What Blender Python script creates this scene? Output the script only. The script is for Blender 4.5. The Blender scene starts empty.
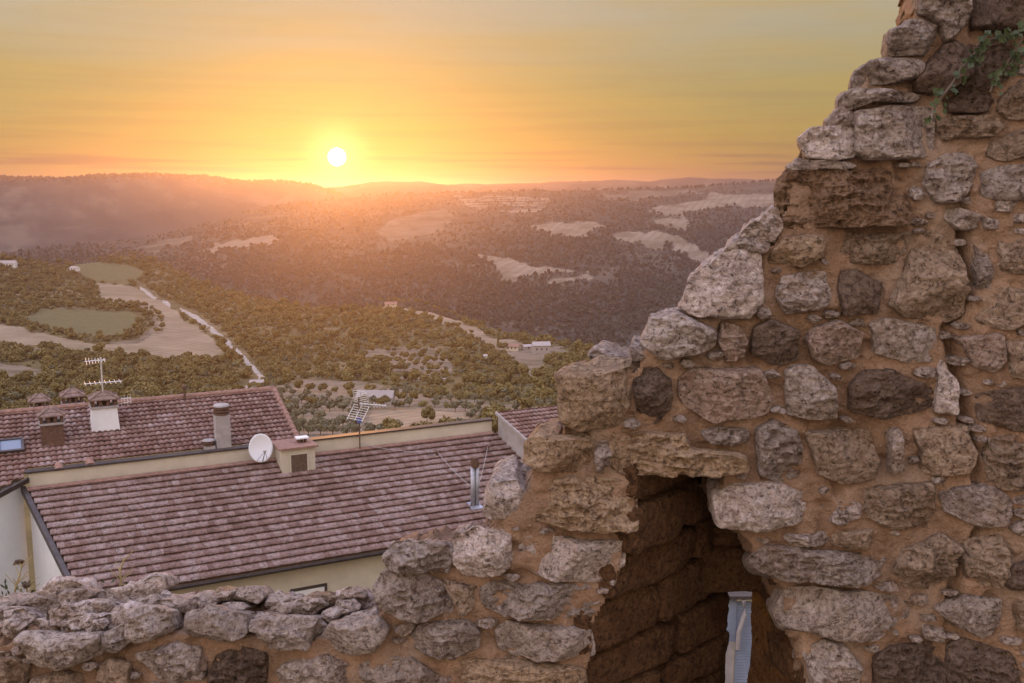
import bpy, math, random
import numpy as np
from mathutils import Vector

# ------------------------------------------------------------------ camera, sky, sun, exposure
SC = bpy.context.scene
COL = SC.collection
FPX, PITCH = 1024 * 35 / 36, math.radians(8.6)
CP, SP = math.cos(PITCH), math.sin(PITCH)


def ray(px, py):
    """direction through a picture point; the camera stands at the origin, y is depth"""
    a = (np.asarray(px, float) - 512) / FPX
    b = -(np.asarray(py, float) - 341.5) / FPX
    return np.stack(np.broadcast_arrays(a, CP + b * SP, -SP + b * CP), -1)


cam_data = bpy.data.cameras.new('camera')
cam = bpy.data.objects.new('camera', cam_data)
COL.objects.link(cam)
cam_data.lens = 35
cam_data.sensor_width = 36
cam_data.clip_start = 0.05
cam_data.clip_end = 200000
cam.rotation_euler = (math.pi / 2 - PITCH, 0, 0)
SC.camera = cam

SUN = ray(337, 157)
SUN = SUN / np.linalg.norm(SUN)
SUN_EL = math.asin(SUN[2])
SUN_AZ = math.atan2(SUN[0], SUN[1])

sun_data = bpy.data.lights.new('sun', 'SUN')
sun_data.energy = 1.2
sun_data.angle = math.radians(0.5)
sun_data.color = (1.0, 0.41, 0.09)
sun = bpy.data.objects.new('sun', sun_data)
COL.objects.link(sun)
sun.rotation_euler = Vector(-SUN).to_track_quat('-Z', 'Y').to_euler()

SC.view_settings.view_transform = 'Standard'
SC.view_settings.look = 'None'
SC.view_settings.exposure = 0.85
SC.view_settings.gamma = 1.0
SC.cycles.use_denoising = True
SC.cycles.max_bounces = 6
SC.cycles.volume_bounces = 1
SC.cycles.sample_clamp_indirect = 4


class NT:
    """small helper around a node tree"""

    def __init__(s, tree):
        s.t = tree
        s.n = tree.nodes
        s.l = tree.links

    def node(s, kind, **kw):
        n = s.n.new(kind)
        for k, v in kw.items():
            setattr(n, k, v)
        return n

    def put(s, sock, v):
        if hasattr(v, 'is_output') or isinstance(v, bpy.types.NodeSocket):
            s.l.new(v, sock)
        elif isinstance(v, (tuple, list)):
            v = tuple(v)
            if sock.type == 'RGBA' and len(v) == 3:
                v = v + (1,)
            sock.default_value = v
        else:
            sock.default_value = v

    def math(s, op, a, b=None, clamp=False):
        n = s.node('ShaderNodeMath', operation=op, use_clamp=clamp)
        s.put(n.inputs[0], a)
        if b is not None:
            s.put(n.inputs[1], b)
        return n.outputs[0]

    def vmath(s, op, a, b=None):
        n = s.node('ShaderNodeVectorMath', operation=op)
        s.put(n.inputs[0], a)
        if b is not None:
            s.put(n.inputs[1], b)
        return n.outputs['Value'] if op in ('DOT_PRODUCT', 'LENGTH') else n.outputs[0]

    def ramp(s, fac, stops, interp='LINEAR'):
        n = s.node('ShaderNodeValToRGB')
        r = n.color_ramp
        r.interpolation = interp
        while len(r.elements) < len(stops):
            r.elements.new(0.5)
        for e, (p, c) in zip(r.elements, stops):
            e.position = p
            if isinstance(c, (int, float)):
                c = (c, c, c)
            e.color = tuple(c) + (1,)
        s.put(n.inputs[0], fac)
        return n.outputs[0]

    def mix(s, fac, a, b, blend='MIX'):
        n = s.node('ShaderNodeMix', data_type='RGBA', blend_type=blend)
        s.put(n.inputs[0], fac)
        s.put(n.inputs[6], a)
        s.put(n.inputs[7], b)
        return n.outputs[2]

    def noise(s, vec, scale, detail=4, rough=0.6, dist=0.0):
        n = s.node('ShaderNodeTexNoise')
        if vec is not None:
            s.put(n.inputs['Vector'], vec)
        s.put(n.inputs['Scale'], scale)
        n.inputs['Detail'].default_value = detail
        n.inputs['Roughness'].default_value = rough
        n.inputs['Distortion'].default_value = dist
        return n.outputs[0]

    def voronoi(s, vec, scale, feature='F1', out=0):
        n = s.node('ShaderNodeTexVoronoi', feature=feature)
        if vec is not None:
            s.put(n.inputs['Vector'], vec)
        s.put(n.inputs['Scale'], scale)
        return n.outputs[out]


# sky: Nishita plus the measured dusk gradient ahead, an unseen rear and zenith brightened to light the wall, with thin cloud streaks and the low sun
world = bpy.data.worlds.new('World')
SC.world = world
world.use_nodes = True
W = NT(world.node_tree)
W.n.clear()
geo = W.node('ShaderNodeTexCoord')
D_ = W.vmath('NORMALIZE', geo.outputs['Generated'])
sep = W.node('ShaderNodeSeparateXYZ')
W.put(sep.inputs[0], D_)
el = sep.outputs[2]
sdot = W.vmath('DOT_PRODUCT', D_, tuple(float(v) for v in SUN))
el_c = W.math('MAXIMUM', el, 0.0)
front = W.ramp(el_c, [(0.0, (.175, .080, .034)), (0.022, (.18, .098, .010)), (0.055, (.165, .120, .010)), (0.10, (.148, .124, .028)),
                      (0.165, (.165, .157, .106)), (0.24, (.178, .174, .160)), (0.5, (.42, .41, .52)), (1.0, (.92, 1.0, 1.62))])
rear = W.ramp(el_c, [(0.0, (.74, .53, .38)), (0.2, (1.08, .83, .61)), (0.5, (1.10, .98, 1.00)), (1.0, (.92, 1.0, 1.62))])
side = W.math('SUBTRACT', 1.0, W.math('MULTIPLY', sep.outputs[0], 0.42))  # rear sky brighter at left, shaped for directional light on the wall
n_side = W.node('ShaderNodeVectorMath', operation='SCALE')
W.put(n_side.inputs[0], rear)
W.put(n_side.inputs['Scale'], side)
rear = n_side.outputs[0]
fr = W.math('SMOOTH_MIN', W.math('MULTIPLY', W.math('ADD', sdot, 0.15), 1.05, clamp=True), 1.0)
grad = W.mix(fr, rear, front)
# thin streaks: noise in (azimuth, height) stretched along the horizon
az = W.math('ARCTAN2', sep.outputs[0], sep.outputs[1])
cmb = W.node('ShaderNodeCombineXYZ')
W.put(cmb.inputs[0], W.math('MULTIPLY', az, 1.6))
W.put(cmb.inputs[1], W.math('MULTIPLY', el, 15.0))
st1 = W.noise(cmb.outputs[0], 2.2, 5, 0.55, 0.4)
st1 = W.ramp(st1, [(0.42, 0.0), (0.68, 1.0)])
grad = W.mix(W.math('MULTIPLY', st1, 0.5), grad, (.27, .18, .04))
cmb2 = W.node('ShaderNodeCombineXYZ')
W.put(cmb2.inputs[0], W.math('MULTIPLY', az, 2.5))
W.put(cmb2.inputs[1], W.math('MULTIPLY', el, 75.0))
st2 = W.noise(cmb2.outputs[0], 1.7, 4, 0.5, 0.3)
st2 = W.ramp(st2, [(0.49, 0.0), (0.60, 1.0)])
band = W.ramp(el_c, [(0.0, 0.9), (0.028, 0.9), (0.045, 0.25), (0.12, 0.08), (0.2, 0.0)])
grad = W.mix(W.math('MULTIPLY', W.math('MULTIPLY', st2, band), 0.85), grad, (.085, .05, .045))


def glow(k, amp, col):
    e = W.math('POWER', 2.71828, W.math('MULTIPLY', W.math('SUBTRACT', sdot, 1.0), k))
    return scaled(col, W.math('MULTIPLY', e, amp))


def scaled(col, f):
    n = W.node('ShaderNodeVectorMath', operation='SCALE')
    W.put(n.inputs[0], tuple(col))
    W.put(n.inputs['Scale'], f)
    return n.outputs[0]


g1 = glow(16.0, 0.0, (1.0, .45, .0))
g2 = glow(300.0, 0.02, (1.0, .60, .05))
g3 = glow(3400.0, 0.5, (1.0, .72, .28))
disc = W.math('GREATER_THAN', sdot, math.cos(math.radians(0.50)))
g4 = scaled((5.0, 4.0, 2.4), disc)
tot = W.mix(1.0, grad, g1, 'ADD')
tot = W.mix(1.0, tot, g2, 'ADD')
tot = W.mix(1.0, tot, g3, 'ADD')
tot = W.mix(1.0, tot, g4, 'ADD')
sky = W.node('ShaderNodeTexSky', sky_type='NISHITA', sun_disc=False, sun_elevation=SUN_EL, sun_rotation=SUN_AZ,
             altitude=400, air_density=1.0, dust_density=2.0, ozone_density=1.5)
n10 = W.node('ShaderNodeVectorMath', operation='SCALE')
W.put(n10.inputs[0], tot)
n10.inputs['Scale'].default_value = 10.0
tot = W.mix(1.0, n10.outputs[0], W.mix(1.0, sky.outputs[0], (.10, .10, .10), 'MULTIPLY'), 'ADD')
bg = W.node('ShaderNodeBackground')
W.put(bg.inputs[0], tot)
bg.inputs[1].default_value = 0.1
wo = W.node('ShaderNodeOutputWorld')
W.l.new(bg.outputs[0], wo.inputs[0])

# ------------------------------------------------------------------ helpers
rng = np.random.default_rng(7)
random.seed(7)


def hash3(ix, iy, iz, seed):
    h = (ix.astype(np.int64) * 374761393 + iy.astype(np.int64) * 668265263 + iz.astype(np.int64) * 2147483647 + seed * 974634611) & 0xFFFFFFFF
    h = ((h ^ (h >> 13)) * 1274126177) & 0xFFFFFFFF
    h = ((h ^ (h >> 16)) * 2246822519) & 0xFFFFFFFF
    return ((h ^ (h >> 15)) & 0xFFFFFF) / float(0xFFFFFF)


def vnoise(p, seed=0):
    p = np.asarray(p, float)
    i = np.floor(p)
    f = p - i
    f = f * f * f * (f * (f * 6 - 15) + 10)
    i = i.astype(np.int64)
    r = 0
    for dx in (0, 1):
        wx = f[..., 0] if dx else 1 - f[..., 0]
        for dy in (0, 1):
            wy = f[..., 1] if dy else 1 - f[..., 1]
            for dz in (0, 1):
                wz = f[..., 2] if dz else 1 - f[..., 2]
                r = r + wx * wy * wz * hash3(i[..., 0] + dx, i[..., 1] + dy, i[..., 2] + dz, seed)
    return r * 2 - 1


def fbm(p, octaves=4, seed=0, gain=0.5, lac=2.03, ridged=False):
    p = np.asarray(p, float)
    a, s, tot_ = 1.0, 0, 0
    for o in range(octaves):
        n = vnoise(p, seed + o * 17)
        if ridged:
            n = 1 - 2 * np.abs(n)
        s = s + a * n
        tot_ += a
        a *= gain
        p = p * lac + 11.3
    return s / tot_


def wpos(o):
    v = Vector((0, 0, 0))
    while o:
        v += o.location
        o = o.parent
    return np.array(v)


def mesh(name, V, F, mat=None, parent=None, smooth=False, uv=None, mats=None, midx=None):
    """one mesh object from world coordinates; quads or tris arrays or a list of polygons"""
    V = np.asarray(V, float).reshape(-1, 3)
    if parent is not None:
        V = V - wpos(parent)
    me = bpy.data.meshes.new(name)
    if isinstance(F, np.ndarray) and F.ndim == 2:
        k = F.shape[1]
        me.vertices.add(len(V))
        me.vertices.foreach_set('co', V.astype(np.float32).ravel())
        me.loops.add(F.size)
        me.loops.foreach_set('vertex_index', F.astype(np.int32).ravel())
        me.polygons.add(len(F))
        me.polygons.foreach_set('loop_start', np.arange(0, F.size, k, dtype=np.int32))
        me.polygons.foreach_set('loop_total', np.full(len(F), k, np.int32))
        me.update(calc_edges=True)
    else:
        me.from_pydata([tuple(v) for v in V], [], [tuple(int(i) for i in f) for f in F])
        me.update()
    if smooth:
        me.polygons.foreach_set('use_smooth', np.ones(len(me.polygons), bool))
    if uv is not None:
        ul = me.uv_layers.new(name='UVMap')
        li = np.zeros(len(me.loops), np.int32)
        me.loops.foreach_get('vertex_index', li)
        ul.data.foreach_set('uv', np.asarray(uv, np.float32)[li].ravel())
    for m in (mats or ([mat] if mat else [])):
        me.materials.append(m)
    if midx is not None:
        me.polygons.foreach_set('material_index', np.asarray(midx, np.int32))
    o = bpy.data.objects.new(name, me)
    COL.objects.link(o)
    if parent is not None:
        o.parent = parent
    return o


def thing(name, label, cat, loc, group=None):
    o = bpy.data.objects.new(name, None)
    o.empty_display_size = 0.1
    COL.objects.link(o)
    o.location = tuple(float(v) for v in loc)
    o['label'] = label
    o['category'] = cat
    if group:
        o['group'] = group
    return o


def tag(o, label, cat, group=None):
    o['label'] = label
    o['category'] = cat
    if group:
        o['group'] = group
    return o


class MB:
    """collects boxes, tubes and prisms into one mesh"""

    def __init__(s):
        s.V, s.F = [], []

    def add(s, V, F):
        b = len(s.V)
        s.V += [tuple(float(c) for c in v) for v in V]
        s.F += [tuple(i + b for i in f) for f in F]
        return s

    def box(s, o, ax, ay, az):
        """corner o and three edge vectors"""
        o, ax, ay, az = (np.asarray(v, float) for v in (o, ax, ay, az))
        V = [o + i * ax + j * ay + k * az for k in (0, 1) for j in (0, 1) for i in (0, 1)]
        return s.add(V, [(0, 2, 3, 1), (4, 5, 7, 6), (0, 1, 5, 4), (2, 6, 7, 3), (0, 4, 6, 2), (1, 3, 7, 5)])

    def cbox(s, c, ex, ey, sx, sy, z0, z1):
        """box on axes ex, ey centred on c"""
        c = np.asarray(c, float)
        o = c - ex * sx / 2 - ey * sy / 2 + np.array([0, 0, z0])
        return s.box(o, ex * sx, ey * sy, np.array([0, 0, z1 - z0]))

    def tube(s, pts, r, n=8, caps=True):
        pts = [np.asarray(p, float) for p in pts]
        rr = r if isinstance(r, (list, tuple)) else [r] * len(pts)
        b = len(s.V)
        for i, p in enumerate(pts):
            d = pts[min(i + 1, len(pts) - 1)] - pts[max(i - 1, 0)]
            d = d / (np.linalg.norm(d) + 1e-9)
            u = np.cross(d, [0, 0, 1.0])
            if np.linalg.norm(u) < 1e-3:
                u = np.array([1.0, 0, 0])
            u /= np.linalg.norm(u)
            v = np.cross(d, u)
            for k in range(n):
                a = 2 * math.pi * k / n
                s.V.append(tuple(p + rr[i] * (math.cos(a) * u + math.sin(a) * v)))
        for i in range(len(pts) - 1):
            for k in range(n):
                a0, a1 = b + i * n + k, b + i * n + (k + 1) % n
                s.F.append((a0, a1, a1 + n, a0 + n))
        if caps:
            s.F.append(tuple(b + k for k in range(n))[::-1])
            s.F.append(tuple(b + (len(pts) - 1) * n + k for k in range(n)))
        return s

    def prism(s, base, vec):
        n = len(base)
        vec = np.asarray(vec, float)
        base = [np.asarray(p, float) for p in base]
        F = [tuple(range(n))[::-1], tuple(range(n, 2 * n))] + [(i, (i + 1) % n, n + (i + 1) % n, n + i) for i in range(n)]
        return s.add(base + [p + vec for p in base], F)

    def build(s, name, mat, parent=None, smooth=False):
        return mesh(name, s.V, s.F, mat, parent, smooth)


def inpoly(px, py, poly):
    px, py = np.asarray(px, float), np.asarray(py, float)
    r = np.zeros(px.shape, bool)
    n = len(poly)
    for i in range(n):
        x0, y0 = poly[i]
        x1, y1 = poly[(i + 1) % n]
        if y0 == y1:
            continue
        c = ((y0 > py) != (y1 > py)) & (px < (x1 - x0) * (py - y0) / (y1 - y0) + x0)
        r ^= c
    return r


def near_line(px, py, line, w):
    px, py = np.asarray(px, float), np.asarray(py, float)
    d = np.full(px.shape, 1e9)
    for (x0, y0), (x1, y1) in zip(line[:-1], line[1:]):
        vx, vy = x1 - x0, y1 - y0
        t = np.clip(((px - x0) * vx + (py - y0) * vy) / (vx * vx + vy * vy), 0, 1)
        d = np.minimum(d, np.hypot(px - x0 - t * vx, py - y0 - t * vy))
    return d < w


# ------------------------------------------------------------------ materials
def mat_new(name):
    m = bpy.data.materials.new(name)
    m.use_nodes = True
    t = NT(m.node_tree)
    t.n.clear()
    b = t.node('ShaderNodeBsdfPrincipled')
    o = t.node('ShaderNodeOutputMaterial')
    t.l.new(b.outputs[0], o.inputs[0])
    b.inputs['Specular IOR Level'].default_value = 0.25
    return m, t, b


def bump(t, b, h, strength, dist):
    n = t.node('ShaderNodeBump')
    n.inputs['Strength'].default_value = strength
    n.inputs['Distance'].default_value = dist
    t.put(n.inputs['Height'], h)
    t.l.new(n.outputs[0], b.inputs['Normal'])


def simple(name, col, rough=0.7, var=0.25, scale=6.0, metal=0.0, bstr=0.0, bscale=40.0, bdist=0.01):
    m, t, b = mat_new(name)
    tc = t.node('ShaderNodeTexCoord').outputs['Object']
    n = t.noise(tc, scale, 5, 0.65)
    lo = tuple(c * (1 - var) for c in col)
    hi = tuple(min(1, c * (1 + var)) for c in col)
    t.put(b.inputs['Base Color'], t.ramp(n, [(0.3, lo), (0.7, hi)]))
    b.inputs['Roughness'].default_value = rough
    b.inputs['Metallic'].default_value = metal
    if bstr:
        bump(t, b, t.noise(tc, bscale, 4, 0.6), bstr, bdist)
    return m


def mat_stone():
    m, t, b = mat_new('rubble stone')
    tc = t.node('ShaderNodeNewGeometry').outputs['Position']
    oi = t.node('ShaderNodeObjectInfo')
    off = t.node('ShaderNodeCombineXYZ')
    t.put(off.inputs[0], t.math('MULTIPLY', oi.outputs['Random'], 37.0))
    p = t.vmath('ADD', tc, off.outputs[0])
    n1 = t.noise(p, 7.0, 6, 0.65, 0.6)
    n2 = t.noise(p, 28.0, 6, 0.7, 0.3)
    n3 = t.noise(p, 90.0, 4, 0.7)
    c = t.ramp(n1, [(0.28, (.19, .135, .10)), (0.44, (.34, .26, .20)), (0.56, (.45, .365, .30)), (0.72, (.58, .485, .41))])
    c = t.mix(t.ramp(n2, [(0.38, 0.0), (0.62, 0.75)]), c, t.mix(0.5, c, (.46, .40, .37)))
    c = t.mix(t.ramp(n3, [(0.34, 0.85), (0.47, 0.0)]), c, (.05, .035, .026))
    n5 = t.noise(p, 48.0, 6, 0.75, 0.8)
    c = t.mix(t.ramp(n5, [(0.50, 0.0), (0.64, 0.75)]), c, (.66, .58, .52))
    c = t.mix(t.ramp(n5, [(0.36, 0.8), (0.465, 0.0)]), c, (.075, .052, .038))
    # crusts of pale lichen with hard edges
    li = t.noise(p, 16.0, 7, 0.75, 1.2)
    c = t.mix(t.ramp(li, [(0.60, 0.0), (0.66, 0.6)]), c, (.60, .55, .53))
    rust = t.noise(p, 4.5, 4, 0.6, 0.5)
    c = t.mix(t.ramp(rust, [(0.55, 0.0), (0.75, 0.55)]), c, (.25, .135, .06))
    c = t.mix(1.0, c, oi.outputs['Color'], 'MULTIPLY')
    t.put(b.inputs['Base Color'], c)
    b.inputs['Roughness'].default_value = 0.88
    v = t.voronoi(p, 55.0)
    h = t.math('ADD', t.math('MULTIPLY', n2, 1.0), t.math('MULTIPLY', n3, 0.45))
    h = t.math('ADD', h, t.math('MULTIPLY', v, 0.35))
    h = t.math('ADD', h, t.math('MULTIPLY', n5, 0.9))
    bump(t, b, h, 1.0, 0.030)
    return m


def mat_mortar():
    m, t, b = mat_new('lime mortar')
    p = t.node('ShaderNodeNewGeometry').outputs['Position']
    n1 = t.noise(p, 5.0, 5, 0.6, 0.4)
    n2 = t.noise(p, 60.0, 5, 0.7)
    c = t.ramp(n1, [(0.3, (.20, .115, .064)), (0.5, (.30, .182, .108)), (0.7, (.39, .255, .165))])
    c = t.mix(t.ramp(n2, [(0.35, 0.6), (0.5, 0.0)]), c, (.17, .10, .055))
    n4 = t.noise(p, 130.0, 3, 0.6)
    n6 = t.noise(p, 2.2, 4, 0.6, 0.8)
    c = t.mix(t.ramp(n6, [(0.52, 0.0), (0.64, 0.4)]), c, (.36, .28, .21))
    c = t.mix(t.ramp(n6, [(0.36, 0.5), (0.46, 0.0)]), c, (.17, .10, .06))
    c = t.mix(t.ramp(n4, [(0.62, 0.0), (0.7, 0.6)]), c, (.48, .38, .30))
    t.put(b.inputs['Base Color'], c)
    b.inputs['Roughness'].default_value = 0.95
    bump(t, b, t.math('ADD', n2, t.math('MULTIPLY', n4, 0.6)), 1.0, 0.012)
    return m


def mat_tiles(name, stops, stripe=0.0):
    """per-tile colour from UVs counted in tiles"""
    m, t, b = mat_new(name)
    uv = t.node('ShaderNodeUVMap').outputs[0]
    fl = t.vmath('FLOOR', uv)
    wn = t.node('ShaderNodeTexWhiteNoise', noise_dimensions='2D')
    t.put(wn.inputs['Vector'], fl)
    pos = t.node('ShaderNodeNewGeometry').outputs['Position']
    big = t.noise(pos, 0.35, 4, 0.6)
    f = t.math('ADD', t.math('MULTIPLY', wn.outputs[0], 0.36), t.math('MULTIPLY', big, 0.76))
    c = t.ramp(f, stops)
    fine = t.noise(pos, 9.0, 5, 0.7)
    c = t.mix(t.ramp(fine, [(0.38, 0.7), (0.55, 0.0)]), c, (.07, .05, .04))
    li = t.noise(pos, 2.6, 5, 0.7, 0.5)
    c = t.mix(t.ramp(li, [(0.58, 0.0), (0.70, 0.12)]), c, (.36, .31, .27))
    c = t.mix(t.ramp(li, [(0.30, 0.55), (0.42, 0.0)]), c, (.10, .065, .045))
    t.put(b.inputs['Base Color'], c)
    b.inputs['Roughness'].default_value = 0.75
    bump(t, b, t.noise(pos, 30.0, 4, 0.6), 0.5, 0.01)
    return m


def mat_ground(name, lo, hi, scale, spots=None, sscale=0.05, rows=None):
    m, t, b = mat_new(name)
    p = t.node('ShaderNodeNewGeometry').outputs['Position']
    n1 = t.noise(p, scale, 6, 0.65)
    c = t.ramp(n1, [(0.32, lo), (0.68, hi)])
    if spots:
        n2 = t.noise(p, sscale, 5, 0.65, 0.4)
        c = t.mix(t.ramp(n2, [(0.5, 0.0), (0.62, 0.85)]), c, spots)
    if rows:
        period, amount, dark, ang_ = rows
        wv = t.node('ShaderNodeTexWave', wave_type='BANDS', bands_direction='X')
        mp = t.node('ShaderNodeMapping')
        mp.inputs['Rotation'].default_value = (0, 0, ang_)
        t.put(mp.inputs['Vector'], p)
        t.put(wv.inputs['Vector'], mp.outputs[0])
        wv.inputs['Scale'].default_value = 0.314 / period
        wv.inputs['Distortion'].default_value = 1.5
        wv.inputs['Detail'].default_value = 3
        wv.inputs['Detail Scale'].default_value = 0.5
        c = t.mix(t.math('MULTIPLY', t.ramp(wv.outputs[0], [(0.45, 0.0), (0.75, 1.0)]), amount), c, dark)
    t.put(b.inputs['Base Color'], c)
    b.inputs['Roughness'].default_value = 0.95
    b.inputs['Specular IOR Level'].default_value = 0.1
    return m


def mat_leaf(name, lo, hi):
    m, t, b = mat_new(name)
    oi = t.node('ShaderNodeObjectInfo')
    p = t.node('ShaderNodeNewGeometry').outputs['Position']
    n = t.noise(p, 0.9, 3, 0.6)
    nb_ = t.noise(p, 0.018, 4, 0.6)
    f = t.math('ADD', t.math('MULTIPLY', oi.outputs['Random'], 0.35), t.math('MULTIPLY', n, 0.3))
    f = t.math('ADD', f, t.math('MULTIPLY', nb_, 0.5))
    t.put(b.inputs['Base Color'], t.ramp(f, [(0.15, lo), (0.85, hi)]))
    b.inputs['Roughness'].default_value = 0.7
    try:
        b.inputs['Subsurface Weight'].default_value = 0.0
        b.inputs['Transmission Weight'].default_value = 0.0
    except KeyError:
        pass
    return m


M_STONE = mat_stone()
M_MORTAR = mat_mortar()
M_NICHE = simple('shade-dark niche stone', (.10, .052, .024), 0.95, 0.45, 5.0, bstr=0.6, bscale=22.0, bdist=0.012)  # recess shade put into the colour, darker than the wall stone
M_TILE_A = mat_tiles('aged flat roof tiles', [(0.2, (.11, .055, .038)), (0.45, (.22, .13, .10)), (0.65, (.30, .20, .168)), (0.9, (.39, .30, .27))])
M_TILE_B = mat_tiles('terracotta pantiles', [(0.15, (.11, .05, .036)), (0.45, (.23, .125, .095)), (0.7, (.33, .215, .185)), (0.95, (.50, .40, .37))])
M_CREAM = simple('cream render', (.54, .48, .37), 0.9, 0.10, 1.5, bstr=0.25, bscale=25)
M_PALE_LIT = simple('pale render with side light', (.70, .70, .68), 0.9, 0.08, 1.2, bstr=0.25, bscale=25)  # paler than the cream: part own colour, part light put into it
M_GREYWALL = simple('grey render', (.33, .30, .28), 0.9, 0.2, 2.0, bstr=0.3, bscale=20)
M_WHITE = simple('white paint', (.72, .71, .70), 0.7, 0.08, 2.0)
M_DARKMETAL = simple('brown metal flashing', (.085, .068, .060), 0.5, 0.25, 3.0, 0.4)
M_STEEL = simple('galvanised steel', (.36, .36, .38), 0.5, 0.25, 6.0, 0.6)
M_ALU = simple('aluminium', (.68, .66, .64), 0.4, 0.1, 20.0, 0.5)
M_RUST = simple('rusty metal', (.13, .075, .05), 0.8, 0.4, 12.0, 0.1)
M_BRICK = simple('old chimney brick', (.13, .075, .05), 0.9, 0.35, 9.0, bstr=0.5, bscale=18)
M_CONC = simple('weathered concrete', (.36, .32, .30), 0.9, 0.2, 4.0, bstr=0.4, bscale=25)
M_DARK = simple('dark opening', (.03, .024, .02), 0.9, 0.2)
M_WOOD = simple('old timber', (.12, .08, .055), 0.85, 0.35, 8.0)
M_DISH = simple('white dish enamel', (.80, .80, .80), 0.4, 0.04, 2.0)
M_GLASS = simple('window glass', (.20, .24, .30), 0.25, 0.0, 2.0)
M_TERRA = simple('terracotta', (.27, .155, .115), 0.85, 0.3, 6.0)
M_BLUE = simple('blue plastic', (.10, .13, .33), 0.5, 0.1)
M_STRAW = simple('dry straw stem', (.34, .27, .13), 0.8, 0.3, 30.0)
M_SEED = simple('dark seed head', (.10, .07, .045), 0.9, 0.3, 60.0)
M_IVY = simple('ivy leaf', (.045, .058, .018), 0.45, 0.4, 18.0)
M_BARK = simple('tree bark', (.11, .085, .06), 0.9, 0.3, 3.0)

M_SCRUB = mat_ground('scrub ground', (.085, .07, .03), (.16, .125, .055), 0.06, (.20, .155, .085), 0.012)
M_FIELD = mat_ground('dry stubble', (.21, .16, .105), (.34, .265, .18), 0.035, (.20, .165, .095), 0.012, (7.0, .45, (.17, .13, .075), .5))
M_VINE = mat_ground('vineyard rows', (.12, .11, .05), (.19, .165, .085), 0.25, None, .05, (5.0, .8, (.07, .072, .028), 1.0))
M_DIRT = mat_ground('bare soil', (.16, .125, .085), (.24, .19, .135), 0.08, (.11, .09, .052), 0.03)
M_ROAD = mat_ground('white gravel', (.27, .23, .19), (.46, .41, .35), 0.12)
M_FARWOOD = mat_ground('distant woodland floor', (.05, .044, .033), (.08, .07, .052), 0.02, (.12, .10, .07), 0.0045)
M_FARFIELD = mat_ground('distant dry field', (.19, .15, .10), (.33, .27, .19), 0.012, (.14, .11, .07), 0.008, (26.0, .45, (.15, .12, .08), .3))
M_FARPASTURE = mat_ground('hill pasture', (.10, .085, .055), (.20, .165, .115), 0.012, (.07, .06, .042), 0.008)
M_FARHILL = mat_ground('far hill cover', (.05, .045, .04), (.11, .092, .07), 0.004, (.17, .14, .10), 0.0045)
M_PLAIN = mat_ground('valley plain', (.09, .08, .05), (.17, .14, .09), 0.001)
M_YARD = mat_ground('trodden courtyard earth', (.20, .16, .12), (.33, .27, .21), 1.5, (.14, .14, .07), 0.4)

M_OLIVE = mat_leaf('olive foliage', (.11, .105, .065), (.21, .195, .115))
M_OAK = mat_leaf('oak foliage', (.11, .088, .030), (.23, .175, .058))
M_BUSH = mat_leaf('bright bush foliage', (.115, .108, .036), (.24, .20, .07))
M_FAROAK = mat_leaf('far wood foliage', (.085, .074, .056), (.125, .106, .078))

# ------------------------------------------------------------------ terrain
PYK = np.array([240, 260, 290, 320, 350, 385, 400, 430, 460, 520, 600, 700, 800, 900, 1000, 1100], float)
RK = np.array([1650, 1500, 1250, 950, 750, 560, 470, 340, 260, 165, 100, 62, 42, 30, 22, 16], float)


def Rn(py):
    return np.exp(np.interp(py, PYK, np.log(RK)))


def gp(px, py, r):
    d = ray(px, py)
    h = np.hypot(d[..., 0], d[..., 1])
    return d * (np.asarray(r) / h)[..., None]


def near_pt(px, py):
    return gp(px, py, Rn(py))


NTOP = [(-500, 250), (-200, 254), (0, 263), (30, 264), (60, 266), (90, 263), (130, 258), (160, 263), (200, 282), (260, 299), (330, 309), (400, 306), (440, 315),
        (500, 332), (560, 343), (600, 352), (650, 366), (760, 385), (900, 395), (1600, 400)]


def curve(tab, x):
    a = np.array(tab, float)
    return np.interp(x, a[:, 0], a[:, 1])


def jag(p, amp):
    """crooked borders for land parcels"""
    return fbm(np.stack([p[0] * 0.09, p[1] * 0.16, p[0] * 0], -1), 3, 5) * amp


POLY_FIELD = [(96, 282), (126, 284), (152, 296), (171, 308), (228, 352), (214, 356), (190, 357), (168, 361), (133, 354), (100, 351), (57, 348), (-60, 344), (-60, 322), (0, 324),
              (30, 332), (60, 338), (100, 343), (135, 341), (155, 328), (158, 318), (150, 310), (120, 306), (104, 300)]
POLY_OVAL = [(20, 320), (38, 311), (76, 309), (133, 313), (141, 321), (126, 334), (95, 335), (57, 330)]
POLY_UPVINE = [(70, 267), (95, 261), (126, 264), (147, 273), (130, 282), (95, 279)]
POLY_ORCH = [(358, 352), (392, 346), (430, 348), (456, 360), (450, 374), (430, 384), (400, 378), (370, 366)]
POLY_GROVE = [(262, 388), (300, 380), (360, 384), (430, 394), (500, 402), (560, 410), (560, 470), (255, 470)]
POLY_BARE = [(370, 412), (420, 408), (462, 414), (470, 428), (420, 436), (365, 430)]
POLY_STRIP = [(380, 303), (412, 305), (452, 317), (492, 336), (524, 343), (520, 350), (494, 347), (455, 328), (415, 314), (382, 309)]
POLY_LEFTBARE = [(-60, 362), (20, 366), (52, 372), (48, 378), (20, 376), (-60, 374)]
POLY_FARMY = [(498, 350), (560, 345), (575, 356), (548, 362), (540, 372), (530, 380), (520, 366)]
ROAD = [(140, 287), (158, 300), (178, 309), (196, 318), (214, 331), (228, 342), (242, 355), (254, 368), (262, 378), (240, 388), (225, 393)]
PATH = [(154, 318), (156, 326), (148, 335), (135, 341), (110, 343)]
SPUR = [(432, 384), (442, 380), (447, 374)]


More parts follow.
